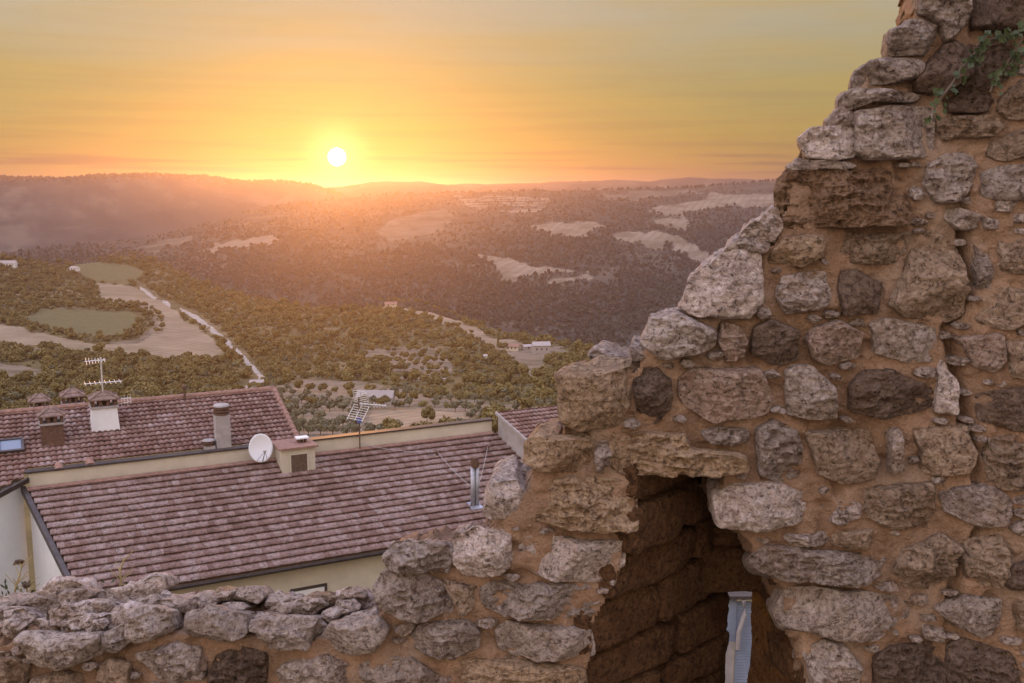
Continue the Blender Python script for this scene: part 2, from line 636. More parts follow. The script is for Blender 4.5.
def near_class(px, py):
    q = (px + jag((px, py), 5.0), py + jag((px + 300, py), 2.4))
    c = np.zeros(px.shape, int)                       # 0 scrub
    for k, poly in ((1, POLY_FIELD), (3, POLY_GROVE), (3, POLY_LEFTBARE), (3, POLY_ORCH), (1, POLY_STRIP), (1, POLY_BARE), (3, POLY_FARMY), (2, POLY_OVAL), (2, POLY_UPVINE)):
        c[inpoly(*q, poly)] = k
    w = np.interp(py, [285, 320, 350, 380], [0.9, 1.6, 2.8, 3.0])
    gap = fbm(np.stack([px * 0.12, py * 0.12, px * 0], -1), 2, 9)
    d = near_line(px, py, ROAD, 1e9)
    c[near_line(px / 1.0, py, ROAD[3:], 2.2) & (np.abs(gap) < 0.7)] = 4
    c[near_line(px, py, ROAD[:4], 1.6) & (gap > -0.1)] = 4
    c[near_line(px, py, PATH, 2.0)] = 5
    c[near_line(px, py, SPUR, 1.3)] = 4
    return c


def sheet_parts(PX, PY, P, cls, table, kind_names):
    """splits one terrain grid by land cover into sheets that share their borders"""
    n, m_ = PX.shape
    idx = np.arange(n * m_).reshape(n, m_)
    F = np.stack([idx[:-1, :-1], idx[:-1, 1:], idx[1:, 1:], idx[1:, :-1]], -1).reshape(-1, 4)
    cf = cls[:-1, :-1].reshape(-1)
    V = P.reshape(-1, 3)
    for k, (name, mat) in table.items():
        f = F[cf == k]
        if not len(f):
            continue
        used, inv = np.unique(f, return_inverse=True)
        o = mesh(name, V[used], inv.reshape(-1, 4), mat, smooth=True)
        o['kind'] = 'structure'


# near valley
PXN = np.concatenate([np.arange(-500, -20, 8.0), np.arange(-20, 700, 1.6), np.arange(700, 1600, 9.0)])
TOPN = curve(NTOP, PXN) + fbm(np.stack([PXN * 0.03, PXN * 0, PXN * 0], -1), 3, 3) * 1.5
rows = []
S = np.concatenate([np.linspace(0, 1, 290) ** 1.0])
PYN = TOPN[None, :] + S[:, None] * (470 - TOPN[None, :])
lower = np.linspace(470, 1100, 70)[1:, None] + 0 * TOPN[None, :]
PYN = np.concatenate([PYN, lower], 0)
PXG = np.broadcast_to(PXN[None, :], PYN.shape)
PN = near_pt(PXG, PYN)
rr = Rn(PYN)
PN[..., 2] += fbm(PN * [0.02, 0.02, 0], 4, 21) * np.clip(rr * 0.004, 0, 3)
clsN = near_class(PXG, PYN)
# the ridge rolls over behind the skyline
top = PN[0]
back = []
for k in range(1, 7):
    q = top.copy()
    s = 1 + 0.05 * k
    q[:, 0] *= s
    q[:, 1] *= s
    q[:, 2] = top[:, 2] - np.hypot(top[:, 0], top[:, 1]) * 0.006 * k * k
    back.append(q)
# the castle bank below the wall
bank = []
for rr_, z in ((12.5, -13.5), (9, -9.9), (6, -6.4), (4.6, -4.4), (3.5, -2.4)):
    d = ray(PXN, 1100.0)
    h = np.hypot(d[:, 0], d[:, 1])
    q = d / h[:, None] * rr_
    q[:, 2] = z
    bank.append(q)
PN = np.concatenate([np.stack(back[::-1]), PN, np.stack(bank)], 0)
ext = lambda a, v: np.concatenate([np.zeros((6, a.shape[1]), a.dtype) + v, a, np.zeros((5, a.shape[1]), a.dtype) + v], 0)
clsN = ext(clsN, 0)
sheet_parts(clsN, clsN, PN, clsN, {0: ('terrain', M_SCRUB), 1: ('dry_field', M_FIELD), 2: ('vineyard', M_VINE), 3: ('bare_soil', M_DIRT), 4: ('gravel_road', M_ROAD), 5: ('gravel_path', M_DIRT)}, None)

# the wooded hill across the valley
MTOP = [(-700, 262), (-300, 258), (0, 253), (60, 247), (150, 237), (200, 226), (250, 209), (300, 201), (345, 198), (390, 194), (450, 193), (520, 191), (600, 190), (700, 187), (780, 180), (900, 176), (1100, 182), (1700, 200)]
FIELDS_M = [[(475, 252), (509, 256), (534, 265), (587, 275), (589, 279), (567, 285), (534, 283), (505, 283), (493, 264)],
            [(526, 228), (546, 224), (596, 226), (616, 234), (657, 236), (686, 244), (714, 260), (706, 267), (673, 254), (637, 246), (600, 240), (565, 236), (535, 238)],
            [(649, 209), (690, 198), (719, 194), (780, 193), (800, 200), (776, 206), (719, 208), (684, 214), (690, 234), (668, 231), (657, 222)],
            [(372, 232), (400, 216), (448, 208), (458, 220), (430, 236), (385, 241)],
            [(452, 196), (520, 195), (548, 200), (540, 211), (500, 213), (470, 206)],
            [(600, 193), (690, 190), (700, 193), (640, 199), (605, 199)],
            [(198, 250), (213, 245), (240, 241), (267, 237), (286, 243), (262, 247), (230, 252), (206, 257)],
            [(137, 249), (165, 240), (192, 235), (196, 241), (168, 250), (150, 255)]]


def Rm(px, s):
    rt = np.interp(px, [0, 200, 400, 800], [3300, 3600, 4000, 4300])
    return 1 / ((1 - s) / rt + s / 1450.0)


BM = 395.0
PXM = np.concatenate([np.arange(-700, -10, 12.0), np.arange(-10, 800, 1.2), np.arange(800, 1700, 14.0)])
TM = curve(MTOP, PXM)
S = np.linspace(0, 1, 260)
PYM = TM[None, :] + S[:, None] * (BM - TM[None, :])
PXMg = np.broadcast_to(PXM[None, :], PYM.shape)
PM = gp(PXMg, PYM, Rm(PXMg, np.broadcast_to(S[:, None], PYM.shape)))
foldn = fbm(PM * [0.0022, 0.0011, 0], 4, 41, ridged=True)
PM[..., 2] += foldn * 16 * np.clip(S * 5, 0, 1)[:, None] + fbm(PM * [0.012, 0.012, 0], 3, 44) * 4


def mid_class(px, py):
    q = (px + jag((px, py), 9.0), py + jag((px + 77, py), 3.0))
    c = np.zeros(px.shape, int)
    for k, f in enumerate(FIELDS_M):
        c[inpoly(*q, f)] = 2 if k in (3, 5, 7) else 1
    cut = fbm(np.stack([px * 0.03, py * 0.12, px * 0], -1), 2, 71)
    c[(cut > 0.40) & (c == 1)] = 0
    strips = inpoly(px, py, FIELDS_M[4]) & (np.sin(py * 2.4 + px * 0.05) > 0.2)
    c[strips] = 0
    return c


clsM = mid_class(PXMg, PYM)
PM = np.concatenate([np.stack([np.stack([PM[0][:, 0] * (1 + .04 * k), PM[0][:, 1] * (1 + .04 * k), PM[0][:, 2] - 14 * k * k], -1) for k in range(6, 0, -1)]), PM], 0)
clsM = np.concatenate([np.zeros((6, clsM.shape[1]), int), clsM], 0)
sheet_parts(clsM, clsM, PM, clsM, {0: ('wooded_hill', M_FARWOOD), 1: ('hill_field', M_FARFIELD), 2: ('hill_pasture', M_FARPASTURE)}, None)


def hill(name, top_tab, r_top, r_bot, bottom, mat, step, nrow, rough_px, seed, xr):
    px = np.arange(xr[0], xr[1], step, dtype=float)
    T = curve(top_tab, px) + fbm(np.stack([px * 0.045, px * 0, px * 0], -1), 4, seed) * rough_px
    T = T - np.maximum(0, vnoise(np.stack([px * 0.35, px * 0 + 3.1, px * 0], -1), seed + 2)) * rough_px * 0.35
    S = np.linspace(0, 1, nrow)
    PY = T[None, :] + S[:, None] * (bottom - T[None, :])
    PX = np.broadcast_to(px[None, :], PY.shape)
    r = 1 / ((1 - S) / r_top + S / r_bot)
    P = gp(PX, PY, np.broadcast_to(r[:, None], PY.shape))
    P[..., 2] += fbm(P * [8 / r_top, 4 / r_top, 0], 4, seed + 5, ridged=True) * r_top * 0.004 * np.clip(S * 6, 0, 1)[:, None]
    bk = np.stack([np.stack([P[0][:, 0] * (1 + .04 * k), P[0][:, 1] * (1 + .04 * k), P[0][:, 2] - r_top * 0.004 * k * k], -1) for k in range(5, 0, -1)])
    P = np.concatenate([bk, P], 0)
    n, m_ = P.shape[:2]
    idx = np.arange(n * m_).reshape(n, m_)
    F = np.stack([idx[:-1, :-1], idx[:-1, 1:], idx[1:, 1:], idx[1:, :-1]], -1).reshape(-1, 4)
    o = mesh(name, P.reshape(-1, 3), F, mat, smooth=True)
    o['kind'] = 'structure'
    return o


hill('long_hill', [(-900, 190), (-300, 186), (-100, 180), (0, 177), (60, 178), (100, 175), (160, 174), (205, 176), (240, 181), (285, 181), (315, 185), (340, 193), (370, 203), (500, 222), (1700, 235)],
     5400, 4300, 300, M_FARHILL, 2.0, 90, 1.6, 101, (-900, 900))
hill('far_range', [(-900, 192), (0, 190), (300, 189), (345, 186), (385, 181), (420, 181), (460, 185), (520, 187), (560, 185), (600, 183), (640, 185), (690, 181), (740, 181), (800, 184), (1700, 190)],
     6100, 5600, 225, M_FARHILL, 4.0, 40, 1.5, 131, (-900, 1800))
hill('farthest_range', [(-900, 190), (300, 188), (400, 186), (520, 183), (575, 181), (610, 180), (650, 182), (690, 177), (740, 179), (800, 181), (1700, 188)],
     6900, 6300, 214, M_FARHILL, 5.0, 24, 1.4, 151, (-900, 1800))
# valley floor out to the horizon
ang = np.linspace(0, 2 * math.pi, 97)[:-1]
gv = [(0, 0, -372)] + [(58000 * math.cos(a), 58000 * math.sin(a), -372) for a in ang]
gf = [(0, i + 1, (i + 1) % 96 + 1) for i in range(96)]
o = mesh('ground', gv, gf, M_PLAIN)
o['kind'] = 'structure'
# courtyard inside the ruin, where the camera stands
xs = np.linspace(-30, 30, 90)
ys = np.linspace(-60, 2.85, 90)
gx, gy = np.meshgrid(xs, ys)
gz = -1.68 + fbm(np.stack([gx * 0.7, gy * 0.7, gx * 0], -1), 4, 61) * 0.08
idx = np.arange(8100).reshape(90, 90)
F = np.stack([idx[:-1, :-1], idx[:-1, 1:], idx[1:, 1:], idx[1:, :-1]], -1).reshape(-1, 4)
o = mesh('courtyard', np.stack([gx, gy, gz], -1).reshape(-1, 3), F, M_YARD, smooth=True)
o['kind'] = 'structure'

# evening air
hz = MB().box((-60000, -60000, -373), (120000, 0, 0), (0, 120000, 0), (0, 0, 373 + 118))
m = bpy.data.materials.new('evening air')
m.use_nodes = True
t = NT(m.node_tree)
t.n.clear()
pv = t.node('ShaderNodeVolumePrincipled')
pv.inputs['Color'].default_value = (.54, .46, .56, 1)
pv.inputs['Density'].default_value = 1.25e-4
pv.inputs['Anisotropy'].default_value = 0.82
oo = t.node('ShaderNodeOutputMaterial')
t.l.new(pv.outputs[0], oo.inputs['Volume'])
o = hz.build('haze', m)
o['kind'] = 'stuff'

# ------------------------------------------------------------------ trees
def leaf_cloud(n, size, blobs, seed):
    """leaf-sized quads spread through several clumps (x, y, z, radius)"""
    r = np.random.default_rng(seed)
    V, F = [], []
    wts = np.array([b[3] ** 2 for b in blobs])
    wts = wts / wts.sum()
    ch = r.choice(len(blobs), n, p=wts)
    for i in range(n):
        bx, by, bz, br = blobs[ch[i]]
        d = r.normal(size=3)
        d /= np.linalg.norm(d)
        p = np.array([bx, by, bz]) + d * br * (0.55 + 0.5 * r.random()) * np.array([1, 1, .85])
        nrm = d + r.normal(size=3) * 0.6
        nrm /= np.linalg.norm(nrm)
        u = np.cross(nrm, r.normal(size=3))
        u /= np.linalg.norm(u)
        v = np.cross(nrm, u)
        s = size * (0.6 + 0.8 * r.random())
        b = len(V)
        V += [p - u * s - v * s * .6, p + u * s * .8 - v * s * .7, p + u * s + v * s * .6, p - u * s * .7 + v * s * .7]
        F.append((b, b + 1, b + 2, b + 3))
    return np.array(V), np.array(F)


def crown_mesh(name, n, size, blobs, seed, mat, core=True):
    V, F = leaf_cloud(n, size, blobs, seed)
    me = bpy.data.meshes.new(name)
    if core:
        # an inner mass of coarse leaf faces so that the crown is not see-through everywhere
        V2, F2 = leaf_cloud(n // 5, size * 2.1, [(a, b, c, d * .62) for a, b, c, d in blobs], seed + 1)
        F = np.concatenate([F, F2 + len(V)])
        V = np.concatenate([V, V2])
    me.from_pydata([tuple(v) for v in V], [], [tuple(f) for f in F])
    me.materials.append(mat)
    return me


def trunk_mesh(name, h, r, seed):
    rn = random.Random(seed)
    mb = MB()
    top = (rn.uniform(-.3, .3), rn.uniform(-.3, .3), h)
    mb.tube([(0, 0, -0.8), (0, 0, h * .4), top], [r, r * .8, r * .5], 7)
    for k in range(4):
        a = k * 1.6 + rn.random()
        mb.tube([(0, 0, h * .55), (math.cos(a) * h * .35, math.sin(a) * h * .35, h * 1.05), (math.cos(a) * h * .6, math.sin(a) * h * .6, h * 1.4)], [r * .5, r * .35, r * .15], 5)
    me = bpy.data.meshes.new(name)
    me.from_pydata(mb.V, [], mb.F)
    me.materials.append(M_BARK)
    return me


def blobs_for(kind, seed):
    r = random.Random(seed)
    if kind == 'olive':
        return [(r.uniform(-1.1, 1.1), r.uniform(-1.1, 1.1), r.uniform(1.9, 3.2), r.uniform(.8, 1.25)) for _ in range(7)]
    if kind == 'oak':
        return [(r.uniform(-1.8, 1.8), r.uniform(-1.8, 1.8), r.uniform(2.4, 5.0), r.uniform(1.2, 2.0)) for _ in range(9)]
    if kind == 'bush':
        return [(r.uniform(-1.6, 1.6), r.uniform(-1.4, 1.4), r.uniform(.8, 2.2), r.uniform(.9, 1.4)) for _ in range(7)]
    return [(0, 0, 1.2 + k * 1.1, .75 - .06 * k) for k in range(9)]


KINDS = {'olive': (M_OLIVE, 1.6, .16, 300, .30), 'oak': (M_OAK, 2.6, .22, 420, .42), 'bush': (M_BUSH, 1.0, .10, 320, .32), 'cypress': (M_OAK, 1.4, .14, 420, .26)}
PROTO = {}
for kk, (mt, th, tr, nl, ls) in KINDS.items():
    PROTO[kk] = [(crown_mesh(kk + '_crown', nl, ls, blobs_for(kk, s * 7 + 1), s + 3, mt), trunk_mesh(kk + '_trunk', th, tr, s)) for s in range(3)]

TREE_TEXT = {'olive': ('olive_tree', 'olive tree'), 'oak': ('oak_tree', 'oak tree'), 'bush': ('leafy_shrub', 'shrub'), 'cypress': ('cypress_tree', 'cypress')}


def place_tree(kind, p, scale, label, group):
    name, cat = TREE_TEXT[kind]
    rt = thing(name, label, cat, p, group)
    rt.rotation_euler = (0, 0, random.uniform(0, 6.28))
    rt.scale = (scale * random.uniform(.9, 1.12), scale * random.uniform(.9, 1.12), scale * random.uniform(.88, 1.15))
    cm, tm = random.choice(PROTO[kind])
    for nm, me in (('crown', cm), ('trunk', tm)):
        c = bpy.data.objects.new(nm, me)
        COL.objects.link(c)
        c.parent = rt
    return rt


def points_stuff(name, pts, scales, proto_meshes):
    """one object: thousands of trees nobody could count"""
    me = bpy.data.meshes.new(name)
    me.vertices.add(len(pts))
    me.vertices.foreach_set('co', np.asarray(pts, np.float32).ravel())
    at = me.attributes.new('tree_scale', 'FLOAT', 'POINT')
    at.data.foreach_set('value', np.asarray(scales, np.float32))
    o = bpy.data.objects.new(name, me)
    COL.objects.link(o)
    o['kind'] = 'stuff'
    cl = bpy.data.collections.new(name + ' kinds')
    for q in proto_meshes:
        po = bpy.data.objects.new('tree_kind', q)
        cl.objects.link(po)
    ng = bpy.data.node_groups.new(name, 'GeometryNodeTree')
    ng.interface.new_socket('Geometry', in_out='INPUT', socket_type='NodeSocketGeometry')
    ng.interface.new_socket('Geometry', in_out='OUTPUT', socket_type='NodeSocketGeometry')
    N = ng.nodes
    gi, go = N.new('NodeGroupInput'), N.new('NodeGroupOutput')
    ip = N.new('GeometryNodeInstanceOnPoints')
    ci = N.new('GeometryNodeCollectionInfo')
    ci.inputs['Collection'].default_value = cl
    ci.inputs['Separate Children'].default_value = True
    ci.inputs['Reset Children'].default_value = True
    ip.inputs['Pick Instance'].default_value = True
    na = N.new('GeometryNodeInputNamedAttribute')
    na.data_type = 'FLOAT'
    na.inputs['Name'].default_value = 'tree_scale'
    rv = N.new('FunctionNodeRandomValue')
    rv.data_type = 'FLOAT_VECTOR'
    rv.inputs[0].default_value = (0, 0, 0)
    rv.inputs[1].default_value = (0.1, 0.1, 6.28)
    ng.links.new(gi.outputs[0], ip.inputs['Points'])
    ng.links.new(ci.outputs[0], ip.inputs['Instance'])
    ng.links.new(na.outputs[0], ip.inputs['Scale'])
    ng.links.new(rv.outputs[0], ip.inputs['Rotation'])
    ng.links.new(ip.outputs[0], go.inputs[0])
    md = o.modifiers.new('trees', 'NODES')
    md.node_group = ng
    return o


def ground_z(p, rr):
    return p[2] + fbm(np.array([p * [0.02, 0.02, 0]]), 4, 21)[0] * min(rr * 0.004, 3)


def on_near(px, py):
    p = near_pt(px, py)
    p[2] = ground_z(p, float(Rn(py)))
    return p


# regular groves: olive rows below the village and on the slope behind
spots = []
for (cx, cy, nx, ny, sx, sy, sk, jit, poly, sc_, zone) in (
        (310, 432, 26, 10, 12.0, 6.6, 4.0, 1.6, POLY_GROVE, 1.0, 'grove'),
        (356, 384, 15, 10, 7.6, 4.0, 2.0, .5, POLY_ORCH, 0.78, 'orchard')):
    for i in range(-3, nx):
        for j in range(ny):
            x = cx - 60 * (zone == 'grove') + i * sx + j * sk + random.uniform(-jit, jit)
            y = cy - j * sy + random.uniform(-jit, jit) * .4 + i * (0.5 if zone == 'grove' else 0.0)
            if zone == 'grove':
                y = 440 - (440 - y) * (0.72)
            if inpoly(np.array([x]), np.array([y]), poly)[0] and not inpoly(np.array([x]), np.array([y]), POLY_BARE)[0] and random.random() < .88:
                spots.append(('olive', x, y, sc_ * random.uniform(.8, 1.2), zone))
# woods between the parcels
cand = 92000
px = rng.uniform(-300, 1150, cand)
r_ = np.sqrt(rng.uniform(300 ** 2, 1640 ** 2, cand))
py = np.interp(np.log(r_), np.log(RK[::-1]), PYK[::-1])
ok = (py > curve(NTOP, px) + 0.3) & (near_class(px, py) == 0)
dens = fbm(np.stack([px * 0.03, py * 0.06, px * 0], -1), 3, 88)
ok &= rng.random(cand) < np.clip(0.72 + dens * 0.7, 0.12, 1)
ok &= ~(near_line(px, py, ROAD, 5.0))
for poly_ in (POLY_OVAL, POLY_FIELD, POLY_UPVINE):
    ok &= ~inpoly(px, py - 2.5, poly_)
px, py = px[ok], py[ok]
big_ = fbm(np.stack([px * 0.055, py * 0.13, px * 0], -1), 3, 93)
for x, y, bg_ in zip(px, py, big_):
    k = random.random()
    if y > 372:
        kd = 'bush' if k < .45 else ('olive' if k < .6 else 'oak')
    else:
        kd = 'oak' if k < .75 else 'bush'
    spots.append((kd, x, y, (random.choice((.35, .45, .55, .7, .85, 1.15)) + max(0, bg_) * .6) * random.uniform(.8, 1.2) * (1.0 if kd != 'oak' else .85), 'wood'))
# hedges: round the oval vineyard, along the parcel edges
for line, stepx in (([(88, 305), (120, 304), (150, 309), (161, 318), (163, 328), (155, 338)], 2.6), ([(92, 262), (130, 256), (160, 262), (172, 270)], 3.0),
                    ([(0, 362), (60, 358), (120, 362), (170, 366), (230, 360)], 3.0), ([(380, 301), (420, 303), (455, 315), (495, 333)], 4.0)):
    for (x0, y0), (x1, y1) in zip(line[:-1], line[1:]):
        for k in range(int(math.hypot(x1 - x0, y1 - y0) / stepx)):
            f = k * stepx / math.hypot(x1 - x0, y1 - y0)
            spots.append(('oak', x0 + (x1 - x0) * f + random.uniform(-1, 1), y0 + (y1 - y0) * f + random.uniform(-.6, .6), random.uniform(.6, 1.0), 'hedge'))
spots += [('cypress', 498, 347, 1.25, 'farm'), ('cypress', 29.5, 263, 1.6, 'villa'), ('cypress', 47, 264, 1.2, 'villa'), ('oak', 58, 265, 1.6, 'villa'), ('oak', 66, 266, 1.3, 'villa'),
          ('oak', 40, 265, 1.1, 'villa'), ('oak', 2, 263, 1.8, 'villa'), ('oak', 12, 263, 1.6, 'villa'), ('oak', 20, 264, 1.3, 'villa'), ('oak', 427, 423, 1.0, 'bare field')]


def hidden(x, y):
    """behind the roofs or the ruin for the photograph"""
    return not (0 <= x <= 640) or y > 438 or (x < 250 and y > 416 - x * .084) or (x >= 250 and x < 300 and y > 392 + (x - 250)) or (x > 552 and y > 372) or (x > 490 and y > 412)


vis = [(float(Rn(s[2])) / s[3], s) for s in spots if not hidden(s[1], s[2])]
special = [s for _, s in vis if s[4] in ('farm', 'villa', 'bare field')]
rest = sorted([v for v in vis if v[1][4] not in ('farm', 'villa', 'bare field')], key=lambda v: v[0])
chosen = special + [s for _, s in rest[:278]]
cset = set(id(s) for s in chosen)
LBL = {('olive', 'grove'): ('grey-green olive tree in the open rows of the grove behind the roof antenna', 'olive trees of the grove below the village'),
       ('olive', 'orchard'): ('tiny round olive tree in the dotted pale orchard above the long shed', 'olive trees of the far orchard'),
       ('olive', 'wood'): ('grey-green olive tree scattered among the scrub behind the village roofs', 'trees in the scrub beyond the roofs'),
       ('oak', 'wood'): ('dark rounded oak in the scrub wood beyond the village roofs', 'trees in the scrub beyond the roofs'),
       ('bush', 'wood'): ('low spreading shrub in the scrub wood beyond the village roofs', 'shrubs in the scrub beyond the roofs'),
       ('oak', 'hedge'): ('small dark hedge oak growing along a field edge in the valley', 'hedgerow trees along the fields')}
SPECIAL = {498: 'single dark cypress beside the farmhouse cluster in the valley', 29.5: 'tall slim cypress in front of the villa on the left knoll', 47: 'shorter slim cypress right of the white villa on the knoll',
           58: 'largest round oak at the right end of the villa knoll', 66: 'smaller round oak at the far right of the villa knoll', 40: 'small oak between the two cypresses on the knoll',
           2: 'broad oak behind the villa at the left picture edge', 12: 'broad oak just behind the white villa roof', 20: 'oak directly left of the tall cypress on the knoll',
           427: 'lone round tree standing in the bare field right of the roof antenna'}
ZX = [45, 85, 130, 190, 240, 290, 335, 395, 440, 490]
ZONE = ['above the two small ridge chimneys', 'behind the tall mast antenna', 'just right of the tall mast antenna', 'above the thin vent pipe on the ridge', 'left of the gravel road end',
        'by the lower gravel road end', 'above the dish and dormer', 'around the grid antenna on the parapet', 'right of the grid antenna', 'behind the right half of the parapet', 'above the small tiled wing']
ORD = 'first second third fourth fifth sixth seventh eighth ninth tenth eleventh twelfth thirteenth fourteenth fifteenth sixteenth seventeenth eighteenth nineteenth twentieth'.split()
ORD += ['twenty-' + w for w in ORD[:9]] + ['thirtieth'] + ['thirty-' + w for w in ORD[:9]]
todo = {}
for s in chosen:
    kd, x, y, sc_, zone = s
    if zone in ('farm', 'villa', 'bare field'):
        place_tree(kd, on_near(x, y), sc_, SPECIAL[x], None)
        continue
    lab, grp = LBL[(kd, zone)]
    zn = ZONE[int(np.searchsorted(ZX, x))]
    if zone == 'wood':
        lab = {'olive': 'grey-green olive tree', 'oak': 'dark rounded oak', 'bush': 'low spreading shrub'}[kd] + ' ' + zn
    elif zone == 'grove':
        lab = 'olive tree in open rows ' + zn
    elif zone == 'hedge':
        lab = 'small dark field-edge oak ' + zn
    todo.setdefault((lab, grp), []).append(s)
for (lab, grp), ss in todo.items():
    ss.sort(key=lambda q: q[1])
    for k, (kd, x, y, sc_, zone) in enumerate(ss):
        extra = '' if len(ss) == 1 else ', %s from left' % (ORD[k] if k < len(ORD) else 'last')
        place_tree(kd, on_near(x, y), sc_, lab + extra, grp)
far_pts, far_sc = [], []
for s in spots:
    if id(s) in cset:
        continue
    far_pts.append(on_near(s[1], s[2]))
    far_sc.append(s[3])
points_stuff('valley_woodland', far_pts, far_sc, [PROTO['oak'][0][0], PROTO['oak'][1][0], PROTO['bush'][0][0], PROTO['oak'][2][0], PROTO['olive'][0][0]])

# the far woods on the opposite hill: coarse crowns
FARCROWN = [crown_mesh('far_crown', 70, .9, blobs_for('oak', 50 + s), 60 + s, M_FAROAK) for s in range(3)]
cand = 160000
px = rng.uniform(-350, 1300, cand)
s_ = rng.uniform(0, .93, cand) ** 0.9
py = curve(MTOP, px) + s_ * (BM - curve(MTOP, px))
r_ = Rm(px, s_)
ok = mid_class(px, py) == 0
dens = fbm(np.stack([px * 0.02, py * 0.05, px * 0], -1), 4, 188)
ok &= rng.random(cand) < np.clip(0.75 + dens * 1.0, 0.1, 1) * np.clip(r_ / 2600, .3, 1)
px, py, s_, r_ = px[ok], py[ok], s_[ok], r_[ok]
P = gp(px, py, r_)
P[:, 2] += fbm(P * [0.0022, 0.0011, 0], 4, 41, ridged=True) * 16 * np.clip(s_ * 5, 0, 1) + fbm(P * [0.012, 0.012, 0], 3, 44) * 4
sc_ = rng.choice([.4, .55, .7, 1.0, 1.5], len(px), p=[.3, .25, .2, .17, .08]) * rng.uniform(.8, 1.2, len(px))
# bigger lone trees along the crest
kx = np.concatenate([rng.uniform(380, 790, 90), rng.uniform(600, 790, 40)])
P2 = gp(kx, curve(MTOP, kx) + 0.6, Rm(kx, kx * 0 + .004))
points_stuff('hillside_woodland', np.concatenate([P, P2]), np.concatenate([sc_, rng.uniform(.9, 2.0, len(kx))]), FARCROWN)
# wooded crest of the long hill at the left
kx = rng.uniform(-40, 340, 900)
LT = [(-100, 180), (0, 177), (60, 178), (100, 175), (160, 174), (205, 176), (240, 181), (285, 181), (315, 185), (340, 193)]
P3 = gp(kx, curve(LT, kx) + np.abs(rng.normal(0, 2.0, 900)) + .6, np.full(900, 5310.0))
points_stuff('crest_woodland', P3, rng.uniform(1.1, 2.4, 900), FARCROWN)


# ------------------------------------------------------------------ far farm buildings
def farm(px, py, w, d, h, rot, label, roofmat, wallmat=None, r=None, roof_h=None, windows=3):
    p = on_near(px, py)
    e = np.array([math.cos(rot), math.sin(rot), 0])
    n = np.array([-e[1], e[0], 0])
    root = thing('farmhouse', label, 'farmhouse', p)
    wm = wallmat or M_CREAM
    rh = roof_h or w * .16
    mb = MB()
    a = p - e * w / 2 - n * d / 2 + np.array([0, 0, -3.0])
    prof = [a, a + n * d, a + n * d + [0, 0, h + 3], a + n * d / 2 + [0, 0, h + 3 + rh], a + [0, 0, h + 3]]
    mb.prism(prof, e * w)
    mb.build('wall', wm, root)
    rb = MB()
    for s in (-1, 1):
        lo = p + n * s * (d / 2 + .5) + np.array([0, 0, h - rh * .16]) - e * (w / 2 + .4)
        hi = p + np.array([0, 0, h + rh + .06]) - e * (w / 2 + .4)
        nn = np.cross(e, hi - lo)
        nn = nn / np.linalg.norm(nn) * .22 * (1 if nn[2] * 1 > 0 else -1)
        rb.prism([lo, hi, hi + nn, lo + nn], e * (w + .8))
    rb.build('roof', roofmat, root)
    for k in range(windows):
        c = p - n * (d / 2 + .02) + e * (k - (windows - 1) / 2) * w / (windows + .5)
        wb = MB().box(c - e * .5 + np.array([0, 0, h * .45]), e * 1.0, -n * .06, (0, 0, 1.4))
        wb.build('window', M_DARK, root)
    return root


farm(541, 352, 13, 9, 6.5, .1, 'two-storey pale farmhouse among trees on the wooded spur', M_CONC, M_GREYWALL)
farm(513, 349, 10, 7, 3.4, -.3, 'low farmhouse with reddish roof left of the two-storey one', M_TERRA)
farm(527, 349, 7, 6, 3.0, .4, 'small grey outbuilding between the two farmhouses', M_CONC, M_GREYWALL, windows=1)
farm(483, 361, 5, 5, 3.6, .2, 'tiny pale hut alone in the trees left of the farm', M_CONC, M_CREAM, windows=1)
farm(376, 400, 17, 5, 2.4, -.1, 'long low grey shed behind the olive grove', M_GREYWALL, M_GREYWALL, windows=4)
farm(9, 268, 19, 10, 4.5, .1, 'white villa half hidden by trees on the left knoll', M_CONC, M_WHITE, windows=5)
farm(75, 271, 10, 8, 4, -.2, 'small pale house right of the villa trees', M_CONC, M_WHITE, windows=2)
farm(391, 306, 13, 8, 2.6, .1, 'pale low house on the crest at the head of the tan strip', M_TERRA, M_CREAM, windows=2)
farm(257, 386, 7, 4, 2.4, .2, 'little grey shed beside the end of the gravel road', M_CONC, M_GREYWALL, windows=1)

# ------------------------------------------------------------------ the village house
def hit_plane(px, py, P0, n):
    d = ray(px, py)
    return d * (np.dot(P0, n) / np.dot(d, n))


Z = np.array([0, 0, 1.0])
ZE = -12.0
A = hit_plane(83, 601, np.array([0, 0, ZE]), Z)
B = hit_plane(383, 550, np.array([0, 0, ZE]), Z)
E = (B - A) / np.linalg.norm(B - A)                  # along the eaves, to the right
N_ = np.array([-E[1], E[0], 0])                      # level, away from us
PITCH1 = math.radians(19.0)
S1 = N_ * math.cos(PITCH1) + Z * math.sin(PITCH1)     # up the slope
NR1 = np.cross(E, S1)
NR1 = NR1 if NR1[2] > 0 else -NR1
TL = hit_plane(27, 490, A, NR1)                       # upper left corner of the near roof
L1 = np.dot(TL - A, S1)
SK = np.dot(TL - A, E) / L1                            # the left verge is cut askew
LV = (TL - A) / np.linalg.norm(TL - A)
LVL = np.linalg.norm(TL - A)
LEN1 = 17.5


